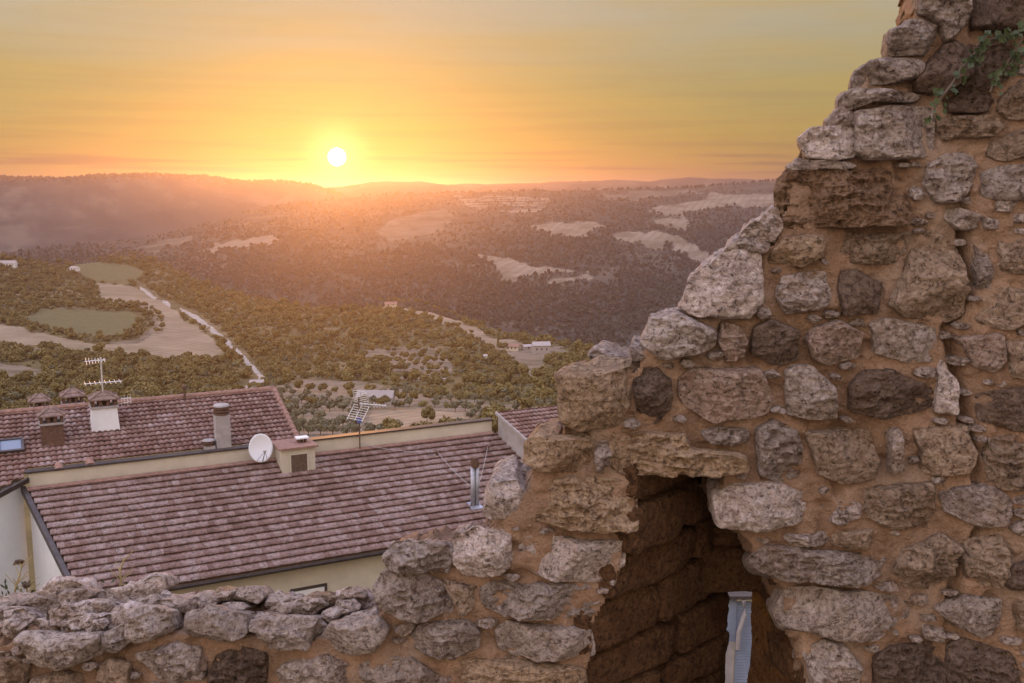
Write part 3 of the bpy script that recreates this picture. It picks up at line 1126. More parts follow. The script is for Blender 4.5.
def tile_roof(name, O, e, s, nrm, length, slope, course, tw, amp, step, mat, parent, sub=6, x0f=None, x1f=None, prof='pan'):
    """overlapping courses of moulded tiles as real stepped geometry; UVs count tiles"""
    V, F, UV = [], [], []
    nc = int(math.ceil(slope / course))
    ph = np.random.default_rng(3)
    for c in range(nc):
        y0, y1 = c * course, min((c + 1) * course + course * .12, slope)
        xa = x0f(y0) if x0f else 0.0
        xb = x1f(y0) if x1f else length
        nx = max(2, int((xb - xa) / tw * sub))
        x = np.linspace(xa, xb, nx + 1)
        tpos = x / tw + (0.5 * (c % 2) if prof == 'flat' else 0)
        u = tpos % 1.0
        if prof == 'pan':
            h = amp * (np.abs(np.sin(math.pi * u)) ** 0.7)
        else:
            h = amp * (0.5 + 0.5 * np.cos(2 * math.pi * u * 3)) + amp * .7 * (u < .12)
        tid = np.floor(tpos).astype(int)
        lift = hash3(tid, np.full(tid.shape, c), np.zeros(tid.shape, int), 5) * step * .35
        base = len(V)
        lst = []
        for yy, hh in ((y0 + .055, -0.012), (y0 + .004, step - .022), (y0, step), (y1, 0.0)):
            off = h + hh + (lift if hh > 0 else 0)
            if hh < 0:
                off = h * .6 + hh
            row = O[None, :] + x[:, None] * e + yy * s + off[:, None] * nrm
            lst.append(row)
        b = sum(len(v) for v in V)
        V.append(np.concatenate(lst))
        UV.append(np.concatenate([np.stack([tpos, np.full(nx + 1, c + .5)], -1)] * 4))
        i = np.arange(nx)
        n1 = nx + 1
        F.append(np.stack([b + i, b + i + 1, b + n1 + i + 1, b + n1 + i], -1))
        F.append(np.stack([b + n1 + i, b + n1 + i + 1, b + 2 * n1 + i + 1, b + 2 * n1 + i], -1))
        F.append(np.stack([b + 2 * n1 + i, b + 2 * n1 + i + 1, b + 3 * n1 + i + 1, b + 3 * n1 + i], -1))
    return mesh(name, np.concatenate(V), np.concatenate(F), mat, parent, uv=np.concatenate(UV))


base_z = -26.0
house = thing('village_house', 'cream village house with wide brown tiled roof sloping to the ruined wall', 'house', [A[0], A[1], base_z])
tile_roof('roof', A, E, S1, NR1, LEN1, L1, 0.37, 0.21, 0.016, 0.075, M_TILE_A, house, sub=9, prof='flat', x0f=lambda y: SK * y, x1f=lambda y: LEN1)
# roof deck, eaves board and left verge
mb = MB().box(A - NR1 * .14 - S1 * 0.02, E * LEN1, LV * (LVL + .02), NR1 * .11)
mb.build('roof_deck', M_WOOD, house)
mb = MB().box(A - NR1 * .12 - S1 * .10 - E * .05, E * (LEN1 + .05), S1 * .08, NR1 * .09)
mb.build('gutter', M_DARKMETAL, house)
mb = MB().box(A - NR1 * .16 - E * .16 - LV * .12, E * .15, LV * (LVL + .25), NR1 * .25)
mb.build('verge_flashing', M_DARKMETAL, house)
# walls: front face set back under the eaves, left gable face under the verge
setb = 0.45
f0 = A + N_ * setb - E * 0.05
dz = math.tan(PITCH1)
run = L1 * math.cos(PITCH1)
NL = np.array([LV[0], LV[1], 0]) / math.cos(PITCH1)
NL = NL / np.dot(NL, N_)                               # level, along the askew left wall
mb = MB()
prof = [np.array([f0[0], f0[1], base_z]), f0 + np.array([0, 0, setb * dz - .16]), f0 + NL * (run - setb) + np.array([0, 0, run * dz - .16])]
pe = prof[2].copy()
pe[2] = base_z
mb.prism(prof + [pe], E * (LEN1 - .1))
mesh('wall', mb.V, mb.F, None, house, mats=[M_CREAM, M_PALE_LIT], midx=[1, 0, 0, 0, 1, 0])  # left and back faces take the paler render with light painted in
# window under the eaves
wc = hit_plane(309, 600, f0, N_)
fr_ = MB()
cw = wc + np.array([0, 0, .46])
for q, sx, sz in ((cw - E * .62 + Z * -.06, 1.24, .09), (cw - E * .62 - Z * 1.2, .09, 1.14), (cw + E * .53 - Z * 1.2, .09, 1.14)):
    fr_.box(q - N_ * .05, E * sx, -N_ * -.045, Z * sz)
wf = fr_.build('window', M_DARKMETAL, house)
MB().box(cw - E * .53 - Z * 1.2 - N_ * .012, E * 1.06, N_ * -.02, Z * 1.14).build('shutter', M_WHITE, wf)

# parapet between the two roofs
P0 = TL + E * -0.02 + S1 * .03
PH = 0.55
mb = MB().box(P0 - Z * .6 + E * .1, E * (LEN1 - .1), N_ * .25, Z * (.6 + PH))
mb.build('parapet', M_CREAM, house)
mb = MB().box(P0 + Z * PH - N_ * .06 - E * 0.0 + Z * .002, E * (LEN1 + .05), N_ * .38, Z * .06)
mb.build('coping', M_DARKMETAL, house)
# junction flashing of tiles up to the parapet
mb = MB().box(TL - S1 * .16 + NR1 * .06, E * LEN1, S1 * .17, NR1 * .05)
mb.build('flashing', M_TERRA, house)

# the higher roof behind
C_ = hit_plane(299, 441, P0 + N_ * .3, N_)           # foot of its right verge, on the parapet line
PITCH2 = math.radians(19.5)
S2 = N_ * math.cos(PITCH2) + Z * math.sin(PITCH2)
NR2 = np.cross(E, S2)
NR2 = NR2 if NR2[2] > 0 else -NR2
RT = hit_plane(251, 392, C_, NR2)                     # right end of its ridge
L2 = np.dot(RT - C_, S2)
RT = C_ + S2 * L2
house2 = thing('rear_house', 'higher village house with pantiled roof behind the cream parapet', 'house', [C_[0], C_[1], base_z])
LEN2 = 24.0
EL = hit_plane(-70, 530, C_, NR2)
EM = hit_plane(28, 478, C_, NR2)


def coord2(p):
    q = p - C_
    return np.dot(q, E), np.dot(q, S2)


ex0, ey0 = coord2(EL)
ex1, ey1 = coord2(EM)
LOW = min(ey0, ey1)
O2 = C_ + S2 * LOW


def x1_of(y):
    yy = y + LOW
    if yy >= -0.05:
        return 0.0
    return float(np.interp(yy, sorted([ey0, ey1]), [ex0, ex1] if ey0 < ey1 else [ex1, ex0]))


tile_roof('roof', O2, E, S2, NR2, LEN2, L2 - LOW, 0.30, 0.20, 0.055, 0.06, M_TILE_B, house2, sub=8, x0f=lambda y: -LEN2, x1f=x1_of)
mb = MB()
n_r = int(LEN2 / .36)
for k in range(n_r):                                  # ridge caps
    a = RT - E * (k * .36) + NR2 * .06
    mb.tube([a, a - E * .40], [.125, .105], 9)
mb.build('ridge_tiles', M_TILE_B if False else M_TERRA, house2)
mb = MB()
for k in range(int(L2 / .36)):                        # verge caps down the right edge
    a = C_ + S2 * (k * .36) + NR2 * .06 - E * .02
    mb.tube([a, a + S2 * .40], [.115, .095], 9)
mb.build('verge_tiles', M_TERRA, house2)
mb = MB()                                             # far slope of the same roof
S2b = S2 * np.array([-1, -1, 1])
mb.box(RT - E * LEN2 - NR2 * .02, E * LEN2, (N_ * np.linalg.norm(S2[:2]) - Z * S2[2]) * L2, -Z * .1)
mb.build('rear_roof_slope', M_TILE_B, house2)
ev = (EM - EL) / np.linalg.norm(EM - EL)
mb = MB().box(EL - NR2 * .13 - Z * .02, EM - EL, np.cross(NR2, ev) * -.06, NR2 * .19)
mb.build('eaves_board', M_DARKMETAL, house2)
inw = np.cross(Z, ev)
inw /= np.linalg.norm(inw)
inw = inw if np.dot(inw, N_) > 0 else -inw
mb = MB()
w0, w1 = EL + inw * .32 - Z * .12, EM + inw * .32 - Z * .12
b0, b1 = w0.copy(), w1.copy()
b0[2] = b1[2] = base_z
mb.prism([w0, w1, b1, b0], inw * .3)
back0 = RT + N_ * np.linalg.norm(S2[:2]) * L2
mb.prism([C_ - E * .3 - Z * .2, RT - E * .3 - Z * .2, np.array([*(back0 - E * .3)[:2], C_[2] - .2])], -E * .3)
mb.prism([C_ - E * .3 - Z * .2, np.array([*(back0 - E * .3)[:2], C_[2] - .2]), np.array([*(back0 - E * .3)[:2], base_z]), np.array([*(C_ - E * .3)[:2], base_z])], -E * .3)
mb.build('wall', M_PALE_LIT, house2)

# small tiled wing at the right with grey side wall
W0, W1 = hit_plane(503, 443, A, NR1), hit_plane(522, 462, A, NR1)   # foot of its side wall on the near roof
Wn = np.cross(W1 - W0, Z)
G0, G1 = hit_plane(497, 413, W0, Wn), hit_plane(524, 437, W0, Wn)
wing = thing('tiled_wing', 'small higher tiled roof with grey side wall touching the ruined wall', 'annexe', [G1[0], G1[1], base_z])
SW = (G0 - G1) / np.linalg.norm(G0 - G1)
NRW = np.cross(E, SW)
NRW = NRW if NRW[2] > 0 else -NRW
LW = np.linalg.norm(G0 - G1)
GB = G1 - SW * 2.2
tile_roof('roof', GB, E, SW, NRW, 7.0, LW + 2.2, 0.30, 0.20, 0.055, 0.06, M_TILE_B, wing, sub=8)
mb = MB().box(GB - NRW * .08 - E * .06, E * .07, SW * (LW + 2.25), NRW * .12)
mb.build('bargeboard', M_CONC, wing)
mb = MB()
q0, q1 = GB + E * .06 - NRW * .05, G0 + E * .06 - NRW * .05
mb.prism([q0, q1, np.array([q1[0], q1[1], base_z]), np.array([q0[0], q0[1], base_z])], E * 6.5)
mb.build('wall', M_GREYWALL, wing)


# ------------------------------------------------------------------ roof furniture
def on_roof2(px, py):
    return hit_plane(px, py, C_, NR2)


def on_roof1(px, py):
    return hit_plane(px, py, A, NR1)


def cap_chimney(p, w, d, h, label, body, rows=1, cap_w=1.28, skirt=None):
    """masonry stack, an open brick lantern and a small tiled hipped cap"""
    root = thing('chimney', label, 'chimney', p)
    mb = MB()
    top = h
    if skirt:
        a = [p - E * w * .58 - N_ * d * .6 - Z * .3, p + E * w * .58 - N_ * d * .6 - Z * .3, p + E * w * .58 + N_ * d * .6 - Z * .3, p - E * w * .58 + N_ * d * .6 - Z * .3]
        b = [p - E * w * .5 - N_ * d * .5 + Z * top, p + E * w * .5 - N_ * d * .5 + Z * top, p + E * w * .5 + N_ * d * .5 + Z * top, p - E * w * .5 + N_ * d * .5 + Z * top]
        mb.add(a + b, [(0, 1, 5, 4), (1, 2, 6, 5), (2, 3, 7, 6), (3, 0, 4, 7), (4, 5, 6, 7)])
    else:
        mb.cbox(p, E, N_, w, d, -.5, top)
    mb.build('stack', body, root)
    cb = MB()
    cb.cbox(p, E, N_, w * 1.14, d * 1.14, top + .002, top + .07)
    cb.build('collar', M_CONC, root)
    lb = MB()
    z0, z1 = top + .07, top + .30
    n = 3
    for i in range(n + 1):
        for sgn in (-1, 1):
            lb.cbox(p + E * (i / n - .5) * w * .9 + N_ * sgn * d * .42, E, N_, w * .14, d * .14, z0, z1)
            lb.cbox(p + N_ * (i / n - .5) * d * .62 + E * sgn * w * .45, E, N_, w * .12, d * .13, z0, z1 - .002)
    lb.cbox(p, E, N_, w * .5, d * .5, z0, z1 - .01)
    lb.build('smoke_lantern', M_BRICK, root)
    rb = MB()
    cw, cd = w * .56 + .03, d * .56 + .03
    lv = [(1.0, z1), (1.0, z1 + .045), (.66, z1 + .125), (.64, z1 + .165), (.16, z1 + .27)]
    Vc = [p + E * sx * cw * f + N_ * sy * cd * f + Z * zz for f, zz in lv for sx, sy in ((-1, -1), (1, -1), (1, 1), (-1, 1))]
    Fc = [(4 * k + i, 4 * k + (i + 1) % 4, 4 * k + 4 + (i + 1) % 4, 4 * k + 4 + i) for k in range(4) for i in range(4)] + [(0, 3, 2, 1), (16, 17, 18, 19)]
    rb.add(Vc, Fc)
    for sx, sy in ((-1, -1), (1, -1), (1, 1), (-1, 1)):
        rb.tube([p + E * sx * cw * 1.02 + N_ * sy * cd * 1.02 + Z * (z1 + .05), p + E * sx * cw * .16 + N_ * sy * cd * .16 + Z * (z1 + .28)], .04, 6)
    rb.build('tiled_cap', M_TILE_CAP, root)
    return root


M_TILE_CAP = simple('weathered cap tiles', (.22, .15, .12), 0.85, 0.35, 7.0)
ridge_back = RT - E * 0


def behind_ridge(px, py):
    return hit_plane(px, py, RT + N_ * .55, N_)


pc = behind_ridge(40, 410)
cap_chimney(pc - Z * .25, .62, .55, .30, 'leftmost of the two small capped chimneys behind the rear ridge', M_BRICK)
pc = behind_ridge(73, 406)
cap_chimney(pc - Z * .22, .72, .6, .32, 'right one of the two small capped chimneys behind the rear ridge', M_BRICK)
cap_chimney(on_roof2(53, 443), .74, .62, .72, 'brown brick chimney with tiled cap standing mid slope near the skylight', M_BRICK)
white_ch = on_roof2(105, 427)
cap_chimney(white_ch, .86, .7, .78, 'white rendered chimney with tiled cap carrying an antenna', M_WHITE, skirt=True)

# tall round-capped concrete flue
p = on_roof2(223, 447)
root = thing('chimney', 'tall plain grey concrete chimney with banded brown cowl', 'chimney', p)
MB().cbox(p, E, N_, .52, .50, -.6, 1.24).build('stack', M_CONC, root)
mb = MB()
for k in range(3):
    mb.tube([p + Z * (1.25 + k * .11), p + Z * (1.32 + k * .11)], .29, 20)
mb.tube([p + Z * 1.24, p + Z * 1.56], .22, 20)
mb.build('cowl', M_RUST, root)
MB().tube([p + Z * 1.56, p + Z * 1.62, p + Z * 1.67], [.30, .27, .05], 20).build('cowl_lid', M_CONC, root)
p = on_roof2(209, 449)
root = thing('chimney', 'short stubby brown flue standing left of the tall grey chimney', 'chimney', p)
MB().cbox(p, E, N_, .40, .40, -.3, .14).build('stack', M_CONC, root)
mb = MB()
for k in range(2):
    mb.tube([p + Z * (.142 + k * .09), p + Z * (.20 + k * .09)], .22, 18)
mb.tube([p + Z * .14, p + Z * .30], .17, 18)
mb.build('cowl', M_RUST, root)
MB().tube([p + Z * .325, p + Z * .36], [.23, .2], 18).build('cowl_lid', M_CONC, root)
# thin vent on the rear ridge
p = on_roof2(185, 401)
root = thing('vent_pipe', 'thin dark vent pipe with small hood near the rear ridge', 'vent pipe', p)
MB().tube([p - Z * .2, p + Z * .52], .045, 10).build('pipe', M_RUST, root)
MB().tube([p + Z * .50, p + Z * .60, p + Z * .66], [.11, .11, .03], 12).build('hood', M_RUST, root)
# skylight
p = on_roof2(11, 449)
root = thing('skylight', 'small dark-framed skylight reflecting pale sky on the rear roof', 'skylight', p)
o0 = p + NR2 * .10 - E * .42 - S2 * .42
mb = MB()
mb.box(o0, E * .84, S2 * .09, NR2 * .10).box(o0 + S2 * .75, E * .84, S2 * .09, NR2 * .10).box(o0 + S2 * .092, E * .09, S2 * .656, NR2 * .098).box(o0 + S2 * .092 + E * .75, E * .09, S2 * .656, NR2 * .098)
mb.build('frame', M_DARKMETAL, root)
MB().box(o0 + E * .092 + S2 * .092, E * .656, S2 * .656, NR2 * .06).build('glass_pane', M_GLASS, root)
# loose ridge-tile vents on the rear roof near the parapet
for (x, y, lab) in ((59, 470, 'left terracotta tile vent lying near the parapet on the rear roof'), (90, 465, 'right terracotta tile vent lying near the parapet on the rear roof')):
    p = on_roof2(x, y)
    mb = MB().tube([p + NR2 * .06 - S2 * .18, p + NR2 * .10 + S2 * .18], [.17, .13], 12)
    tag(mb.build('tile_vent', M_TERRA), lab, 'tile vent', 'tile vents')

# dormer box with timber hatch
p = hit_plane(299, 472, A, NR1)
dorm = thing('dormer', 'small cream dormer box with dark timber hatch on the near roof', 'dormer', p)
DW, DH = 1.26, 1.16
c0 = p - N_ * .0
mb = MB()
mb.cbox(c0 + N_ * .75, E, N_, DW, 1.5, -.55, DH * .78)
mb.build('wall', M_CREAM, dorm)
mb = MB()
mb.cbox(c0 + N_ * .72, E, N_, DW * 1.16, 1.68, DH * .78 + .002, DH * .78 + .07)
mb.build('roof', M_TERRA, dorm)
hb = MB()
hb.box(c0 - E * .29 - N_ * .035 + Z * .0, E * .60, N_ * .033, Z * .68)
hatch = hb.build('hatch', M_WOOD, dorm)
fb = MB()
fb.box(c0 - E * .34 - N_ * .05 - Z * .04, E * .05, N_ * .048, Z * .76).box(c0 + E * .312 - N_ * .05 - Z * .04, E * .05, N_ * .048, Z * .76).box(c0 - E * .288 - N_ * .05 + Z * .682, E * .598, N_ * .048, Z * .04)
fb.build('hatch_frame', M_CREAM, hatch)
vb = MB()
pv_ = c0 + N_ * .6 + E * .30
for i in range(3):
    vb.cbox(pv_ + E * (i - 1) * .13, E, N_, .05, .26, DH * .78 + .07, DH * .78 + .22)
vb.build('vent_block', M_BRICK, dorm)
MB().cbox(pv_, E, N_, .46, .36, DH * .78 + .222, DH * .78 + .27).build('vent_lid', M_WHITE, dorm)

# satellite dish
pd = hit_plane(260, 448, P0 - N_ * .45, N_)
dish = thing('satellite_dish', 'round white satellite dish mounted at the parapet beside the dormer', 'satellite dish', pd)
axis = np.array([.62, -.78, .18])
axis /= np.linalg.norm(axis)
uu = np.cross(axis, Z)
uu /= np.linalg.norm(uu)
vv = np.cross(uu, axis)
V, F = [], []
nr, na = 8, 40
for i in range(nr + 1):
    rr_ = .50 * i / nr
    for k in range(na):
        a = 2 * math.pi * k / na
        V.append(pd + uu * rr_ * .94 * math.cos(a) + vv * rr_ * math.sin(a) * 1.06 + axis * (rr_ * rr_ * .35))
b = len(V)
for i in range(nr + 1):
    rr_ = .50 * i / nr
    for k in range(na):
        a = 2 * math.pi * k / na
        V.append(pd + uu * rr_ * .94 * math.cos(a) + vv * rr_ * math.sin(a) * 1.06 + axis * (rr_ * rr_ * .35 - .018))
for i in range(nr):
    for k in range(na):
        k1 = (k + 1) % na
        F.append((i * na + k, i * na + k1, (i + 1) * na + k1, (i + 1) * na + k))
        F.append((b + i * na + k, b + (i + 1) * na + k, b + (i + 1) * na + k1, b + i * na + k1))
for k in range(na):
    k1 = (k + 1) % na
    F.append((nr * na + k, nr * na + k1, b + nr * na + k1, b + nr * na + k))
mesh('reflector', V, F, M_DISH, dish, smooth=True)
low = pd - vv * .53 + axis * .07
lnb = pd + axis * .42 - vv * .12
MB().tube([low, lnb], .018, 8).tube([low - uu * .2 + vv * .1, lnb], .01, 6).tube([low + uu * .2 + vv * .1, lnb], .01, 6).build('feed_arm', M_STEEL, dish)
MB().tube([lnb - axis * .10, lnb + axis * .03], [.035, .045], 10).build('receiver', M_CONC, dish)
bk = pd - axis * .05
wallp = bk.copy() + N_ * .5 - Z * .25
MB().tube([bk, bk - axis * .14, wallp], .025, 8).tube([low, bk - axis * .12], .015, 6).build('bracket', M_STEEL, dish)

# antennas
def yagi(mb, c, fwd, side, length, n, w0, w1):
    mb.tube([c - fwd * length * .1, c + fwd * length], .014, 6)
    for k in range(n):
        f = k / (n - 1)
        w = w0 + (w1 - w0) * f
        q = c + fwd * length * f
        mb.tube([q - side * w, q + side * w], .009, 5)


bx = hit_plane(360, 452, P0 - N_ * .14, N_)
ant = thing('roof_antenna', 'grid television antenna on a short pole clamped to the parapet', 'antenna', bx)
h0 = np.linalg.norm(ray(360, 395)) * 0
topz = hit_plane(361, 398, bx, N_)[2]
MB().tube([bx, np.array([bx[0], bx[1], topz])], .026, 8).build('pole', M_RUST, ant)
gr = MB()
cg = np.array([bx[0], bx[1], topz - .25]) + E * .12
gd = np.array([.55, .75, .0])
gd /= np.linalg.norm(gd)
gs = np.cross(gd, Z)
for half, tilt in ((1, .42), (-1, -.42)):
    for k in range(7):
        q = cg + Z * half * (.06 + .08 * k) * 1.0 + (-gd * .04 * k if True else 0) + E * .02 * k * half
        gr.tube([q - gs * .42, q + gs * .42], .010, 5)
    for sgn in (-1, 0, 1):
        gr.tube([cg + Z * half * .03 + gs * sgn * .40, cg + Z * half * .58 - gd * .26 + E * .12 * half + gs * sgn * .40], .011, 5)
gr.build('reflector_grid', M_ALU, ant)
bo = MB()
yagi(bo, cg, E * .93 - Z * .10 - N_ * .3, Z, .95, 9, .16, .07)
yagi(bo, cg + Z * .02, E * .93 - Z * .10 - N_ * .3, N_, .95, 9, .14, .07)
bo.build('boom', M_ALU, ant)
MB().cbox(np.array([bx[0], bx[1], topz - .85]), E, N_, .16, .12, -.12, .12).build('amplifier_box', M_BLUE, ant)

p = white_ch + Z * 1.15
ant = thing('roof_antenna', 'tall mast antenna with crossed elements above the white chimney', 'antenna', p)
mt = hit_plane(104, 357, white_ch, N_)[2]
MB().tube([p, np.array([p[0], p[1], mt])], .03, 8).build('mast', M_ALU, ant)
top_ = np.array([p[0], p[1], mt])
up = MB()
yagi(up, top_ - Z * .12 - E * .5, E * 1.0, N_ * .8 + Z * .3, .62, 7, .30, .16)
yagi(up, top_ - Z * .10 - E * .3, E * 1.0, Z * .5, .45, 5, .22, .14)
up.build('upper_array', M_ALU, ant)
md_ = MB()
cm = np.array([p[0], p[1], mt - .95])
md_.tube([cm - E * .62, cm + E * .68], .018, 6)
for k in range(8):
    q = cm + E * (-.58 + k * .17)
    md_.tube([q - N_ * .42, q + N_ * .42], .010, 5)
md_.build('middle_array', M_ALU, ant)
lo_ = MB()
cl = np.array([p[0], p[1], mt - 1.72])
fw = E * .9 - N_ * .45 + Z * .12
fw /= np.linalg.norm(fw)
for dz_ in (-.12, .12):
    lo_.tube([cl + Z * dz_, cl + fw * 1.05 + Z * dz_ * .6], .014, 6)
for k in range(9):
    q = cl + fw * (.1 + k * .115)
    lo_.tube([q - Z * .18, q + Z * .18], .009, 5)
    lo_.tube([q - N_ * .14, q + N_ * .14], .009, 5)
lo_.build('lower_array', M_ALU, ant)

# steel flue on the near roof
p = on_roof1(475, 507)
flue = thing('flue_pipe', 'shiny steel double flue pipe with dark rusty cap on the near roof', 'flue pipe', p)
ht = hit_plane(475, 460, p, N_)[2] - p[2]
MB().tube([p - E * .085 - Z * .2, p - E * .085 + Z * (ht - .22)], .085, 14).tube([p + E * .085 - Z * .2, p + E * .085 + Z * (ht - .22)], .085, 14).build('pipe', M_STEEL, flue, smooth=True)
MB().tube([p + Z * (ht - .24), p + Z * (ht - .02)], .17, 14).tube([p + Z * (ht - .02), p + Z * (ht + .10)], [.12, .13], 12).build('cap', M_RUST, flue)
MB().box(p - E * .24 - S1 * .24 + NR1 * .075, E * .48, S1 * .48, NR1 * .012).build('base_flashing', M_STEEL, flue)
# small dark anchors and a sagging cable on the near roof
an = [on_roof1(366, 455), on_roof1(437, 456), on_roof1(487, 451)]
for q, lab in ((an[1], 'left dark roof anchor holding the cable on the near roof'), (an[2], 'right dark roof anchor by the grey wing on the near roof')):
    mb = MB().tube([q, q + NR1 * .20], [.06, .05], 8)
    mb.tube([q + NR1 * .18 - E * .10, q + NR1 * .22 + E * .12], .045, 8)
    tag(mb.build('roof_anchor', M_RUST), lab, 'roof anchor', 'roof anchors')
mb = MB()
pp = [bx + Z * .35]
for a0, a1 in ((bx + Z * .35, an[1] + NR1 * .2), (an[1] + NR1 * .2, p + NR1 * .5 + Z * .2), (p + NR1 * .5 + Z * .2, an[2] + NR1 * .2)):
    for k in range(1, 9):
        f = k / 8
        pp.append(a0 + (a1 - a0) * f - Z * .25 * 4 * f * (1 - f) * .5)
mb.tube(pp, .012, 5)
tag(mb.build('cable', M_CONC), 'thin pale cable running across the near roof from the antenna', 'cable')

# pale building glimpsed through the loophole
X = np.array([1.0, 0, 0])
Y = np.array([0, 1.0, 0])


def far_at(px, py, yy):
    d = ray(px, py)
    return d * (yy / d[1])


q0 = far_at(737, 597, 17.0)
M_BLUEGREY = simple('dim daylight blue grey', (.22, .25, .31), 0.6, 0.15, 3.0)  # pale building's colour dimmed and blued to carry dim daylight
sh = thing('white_outbuilding', 'pale building with downpipe seen through the loophole slit', 'outbuilding', q0)
MB().box(q0 - X * 1.6 - Z * .85, X * 1.6, Y * 2, Z * .85).build('wall', M_BLUEGREY, sh)
MB().box(q0 - X * 1.6 - Z * 9.0, X * 1.58, Y * 1.9, Z * 8.148).build('plinth', M_CONC, sh)
MB().box(q0 - X * 1.7 + Z * .002 - Y * .12, X * 2.6, Y * 2.2, Z * .06).build('eaves', M_DARKMETAL, sh)
V, F = [], []
for k in range(150):
    z0 = -0.10 - k * .055
    o = q0 + X * .004 + Y * .05
    V += [o + Z * z0, o + X * .85 + Z * z0, o + X * .85 - Y * .03 + Z * (z0 - .05), o - Y * .03 + Z * (z0 - .05)]
    b = 4 * k
    F.append((b, b + 1, b + 2, b + 3))
    if k:
        F.append((b - 2, b - 1, b, b + 1)[::-1])
mesh('louvre_panel', V, F, M_BLUEGREY, sh)
dp = q0 + X * .10 - Y * .1
MB().tube([dp - Z * .02, dp - Z * .30 + X * .02, dp - Z * .62 - X * .07, dp - Z * .95 - X * .08], .04, 10).build('downpipe', M_CONC, sh)

# ------------------------------------------------------------------ the ruined wall
D = 2.7
X0 = (952 - 512) / FPX * D / (CP - SP * 0) * 1.0


def wall_y(px, py, dy=0.0):
    """point on the wall face; right of the seam the wall turns towards us"""
    d = ray(px, py)
    k = 0.55
    x0 = X0
    t0 = (D + dy) / d[..., 1]
    p = d * t0[..., None]
    over = p[..., 0] > x0
    t1 = (D + dy + k * x0) / (d[..., 1] + k * d[..., 0])
    t_ = np.where(over, t1, t0)
    return d * t_[..., None]


def at_depth(px, py, yy):
    d = ray(px, py)
    return d * (yy / d[..., 1])[..., None]


wall = thing('ruined_wall', 'ruined rubble stone wall stepping up to the right with a loophole niche', 'stone wall', [0.9, D + .3, -2.3])

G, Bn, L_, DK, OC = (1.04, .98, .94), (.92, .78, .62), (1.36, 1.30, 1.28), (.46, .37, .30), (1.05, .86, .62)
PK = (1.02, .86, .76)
DB = (.66, .48, .32)
